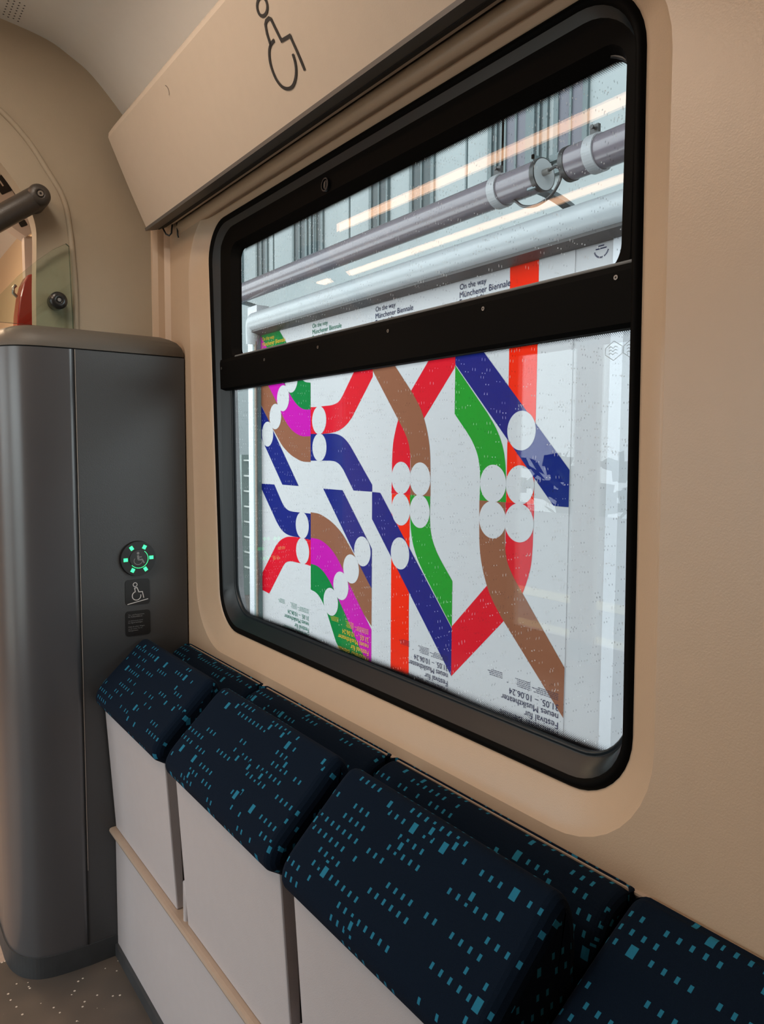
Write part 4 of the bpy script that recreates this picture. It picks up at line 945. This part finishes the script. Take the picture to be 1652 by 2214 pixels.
# office building far behind
fb = empty('office_building', (9.0, 12.0, -0.9)); tag(fb, 'pale rendered office building with tall grey framed windows behind the lamps', 'building')
ks = [MB().box(9.0, 9.6, -6.0, 34.0, -0.9, 14.0).build('facade', M_facade)]
def fwin(y0, y1, bar, zb=5.72, wide=False):
    f = MB(); x = 8.97
    f.box(x - .02, 9.01, y0 - .07, y0 + .02, zb - .06, 9.4); f.box(x - .02, 9.01, y1 - .02, y1 + .07, zb - .06, 9.4); f.box(x - .06, 9.01, y0 - .10, y1 + .10, zb - .10, zb)
    f.box(x - .02, 9.01, (y0 + y1) / 2 - .02, (y0 + y1) / 2 + .02, zb, 9.4)
    w_ = f.build('window', M_facadepil); ks.append(w_)
    MB().box(8.975, 8.985, y0, y1, zb, 9.4).build('pane', M_pane if wide else M_pane2, parent=w_)
    if bar:
        g = MB(); g.box(8.55, 8.58, bar - .018, bar + .018, zb - .12, 9.4); g.box(8.55, 9.0, bar - .018, bar + .018, zb - .12, zb - .06); ks.append(g.build('railing_bar', M_facadepil))
fwin(7.34, 7.84, None, 5.85, True); fwin(8.46, 8.93, 7.95, 5.85, True); fwin(9.02, 9.26, 9.42, 5.62); fwin(8.10, 8.32, None, 5.85)
for a, c, br in ((10.80, 11.38, 11.62), (12.18, 12.72, 12.92), (14.66, 15.12, 14.30), (15.36, 15.92, 16.2), (17.35, 17.86, 18.15), (18.8, 19.3, 19.8), (21.0, 21.6, 22.0), (23.2, 23.8, 24.2)): fwin(a, c, br, 5.62)
g = MB(); g.box(8.90, 9.0, 6.9, 9.6, 5.55, 5.63); ks.append(g.build('sill_course', M_facadepil))
for y in (4.4, 2.0, -0.4, -2.8): fwin(y, y + .7, y + .95, 5.62)
adopt(fb, ks)

# fence seen in the narrow gap left of the display wall
fe = empty('mesh_fence', (5.0, 11.0, -0.9)); tag(fe, 'pale wire mesh fence seen at the far left through the lower pane', 'fence'); ks = []
b = MB()
for z in [-0.45 + .235 * i for i in range(8)]: b.box(4.99, 5.01, 8.0, 14.0, z - .012, z + .012)
for y in [8.0 + .5 * i for i in range(13)]: b.box(4.995, 5.005, y - .006, y + .006, -0.5, 1.22)
ks.append(b.build('mesh_panel', M_fence))
for y in (8.6, 10.55, 12.5): ks.append(MB().box(4.96, 5.10, y - .10, y + .10, -0.9, 1.28).build('post', M_fpost))
adopt(fe, ks)
o = MB().box(6.5, 6.7, 11.5, 14.4, -0.9, 0.75).build('blue_hoarding', M_blue); tag(o, 'blue board glimpsed behind the wire fence at far left', 'board')
b = MB(); random.seed(5)
for i in range(260):
    c_ = Vector((6.1 + random.uniform(-.3, .3), random.uniform(10.5, 17), random.uniform(-.9, .25))); r_ = random.uniform(.06, .16)
    a_ = Vector((random.uniform(-1, 1), random.uniform(-1, 1), random.uniform(-1, 1))).normalized(); t2 = a_.orthogonal().normalized(); t3 = a_.cross(t2)
    b.add([tuple(c_ + t2 * r_), tuple(c_ + t3 * r_), tuple(c_ - t2 * r_), tuple(c_ - t3 * r_)], [(0, 1, 2, 3)])
tag(b.build('low_hedge', M_hedge), 'low green bushes behind the wire fence at far left', 'bush', kind='stuff')

# ground on the window side, and the platform with tactile strips on the far side
o = MB().box(0.9, 40, -30, 60, -1.0, -0.9).build('ground', M_track); struct(o)
o = MB().box(-12.0, -2.05, -30, 60, -0.25, -0.05).build('platform', M_ground); struct(o)
for x, w_ in ((-2.75, .18), (-3.9, .16)):
    o = MB().box(x - w_, x + w_, -20, 50, -0.05, -0.045).build('tactile_strip', M_tactile); tag(o, 'pale yellow tactile strip along the platform, %s' % ('nearer the train' if x > -3 else 'farther from the train'), 'marking', 'tactile strips')
b = MB()
for i in range(900):
    c_ = Vector((-13.5 + random.uniform(-.8, .8), random.uniform(-10, 40), random.uniform(-.2, 1.3))); r_ = random.uniform(.15, .4)
    a_ = Vector((random.uniform(-1, 1), random.uniform(-1, 1), random.uniform(-1, 1))).normalized(); t2 = a_.orthogonal().normalized(); t3 = a_.cross(t2)
    b.add([tuple(c_ + t2 * r_), tuple(c_ + t3 * r_), tuple(c_ - t2 * r_), tuple(c_ - t3 * r_)], [(0, 1, 2, 3)])
tag(b.build('platform_hedge', M_hedge), 'dark green hedge beyond the platform, mirrored in the lower pane', 'hedge', kind='stuff')
for y, wh in ((3.2, 'nearest'), (8.0, 'middle'), (12.8, 'farthest')):
    o = MB().box(-6.3, -6.0, y, y + .3, -0.05, 4.5).build('platform_post', M_post); tag(o, wh + ' of three white platform roof posts mirrored faintly in the window', 'post', 'platform roof posts')

# unseen roof added to cut the sky light on the display wall side
o = MB().box(0.95, 5.6, -30, 60, 5.2, 5.4).build('shade_roof', M_pipe); tag(o, 'unseen flat pale roof added high above the posters to cut the sky light', 'roof')
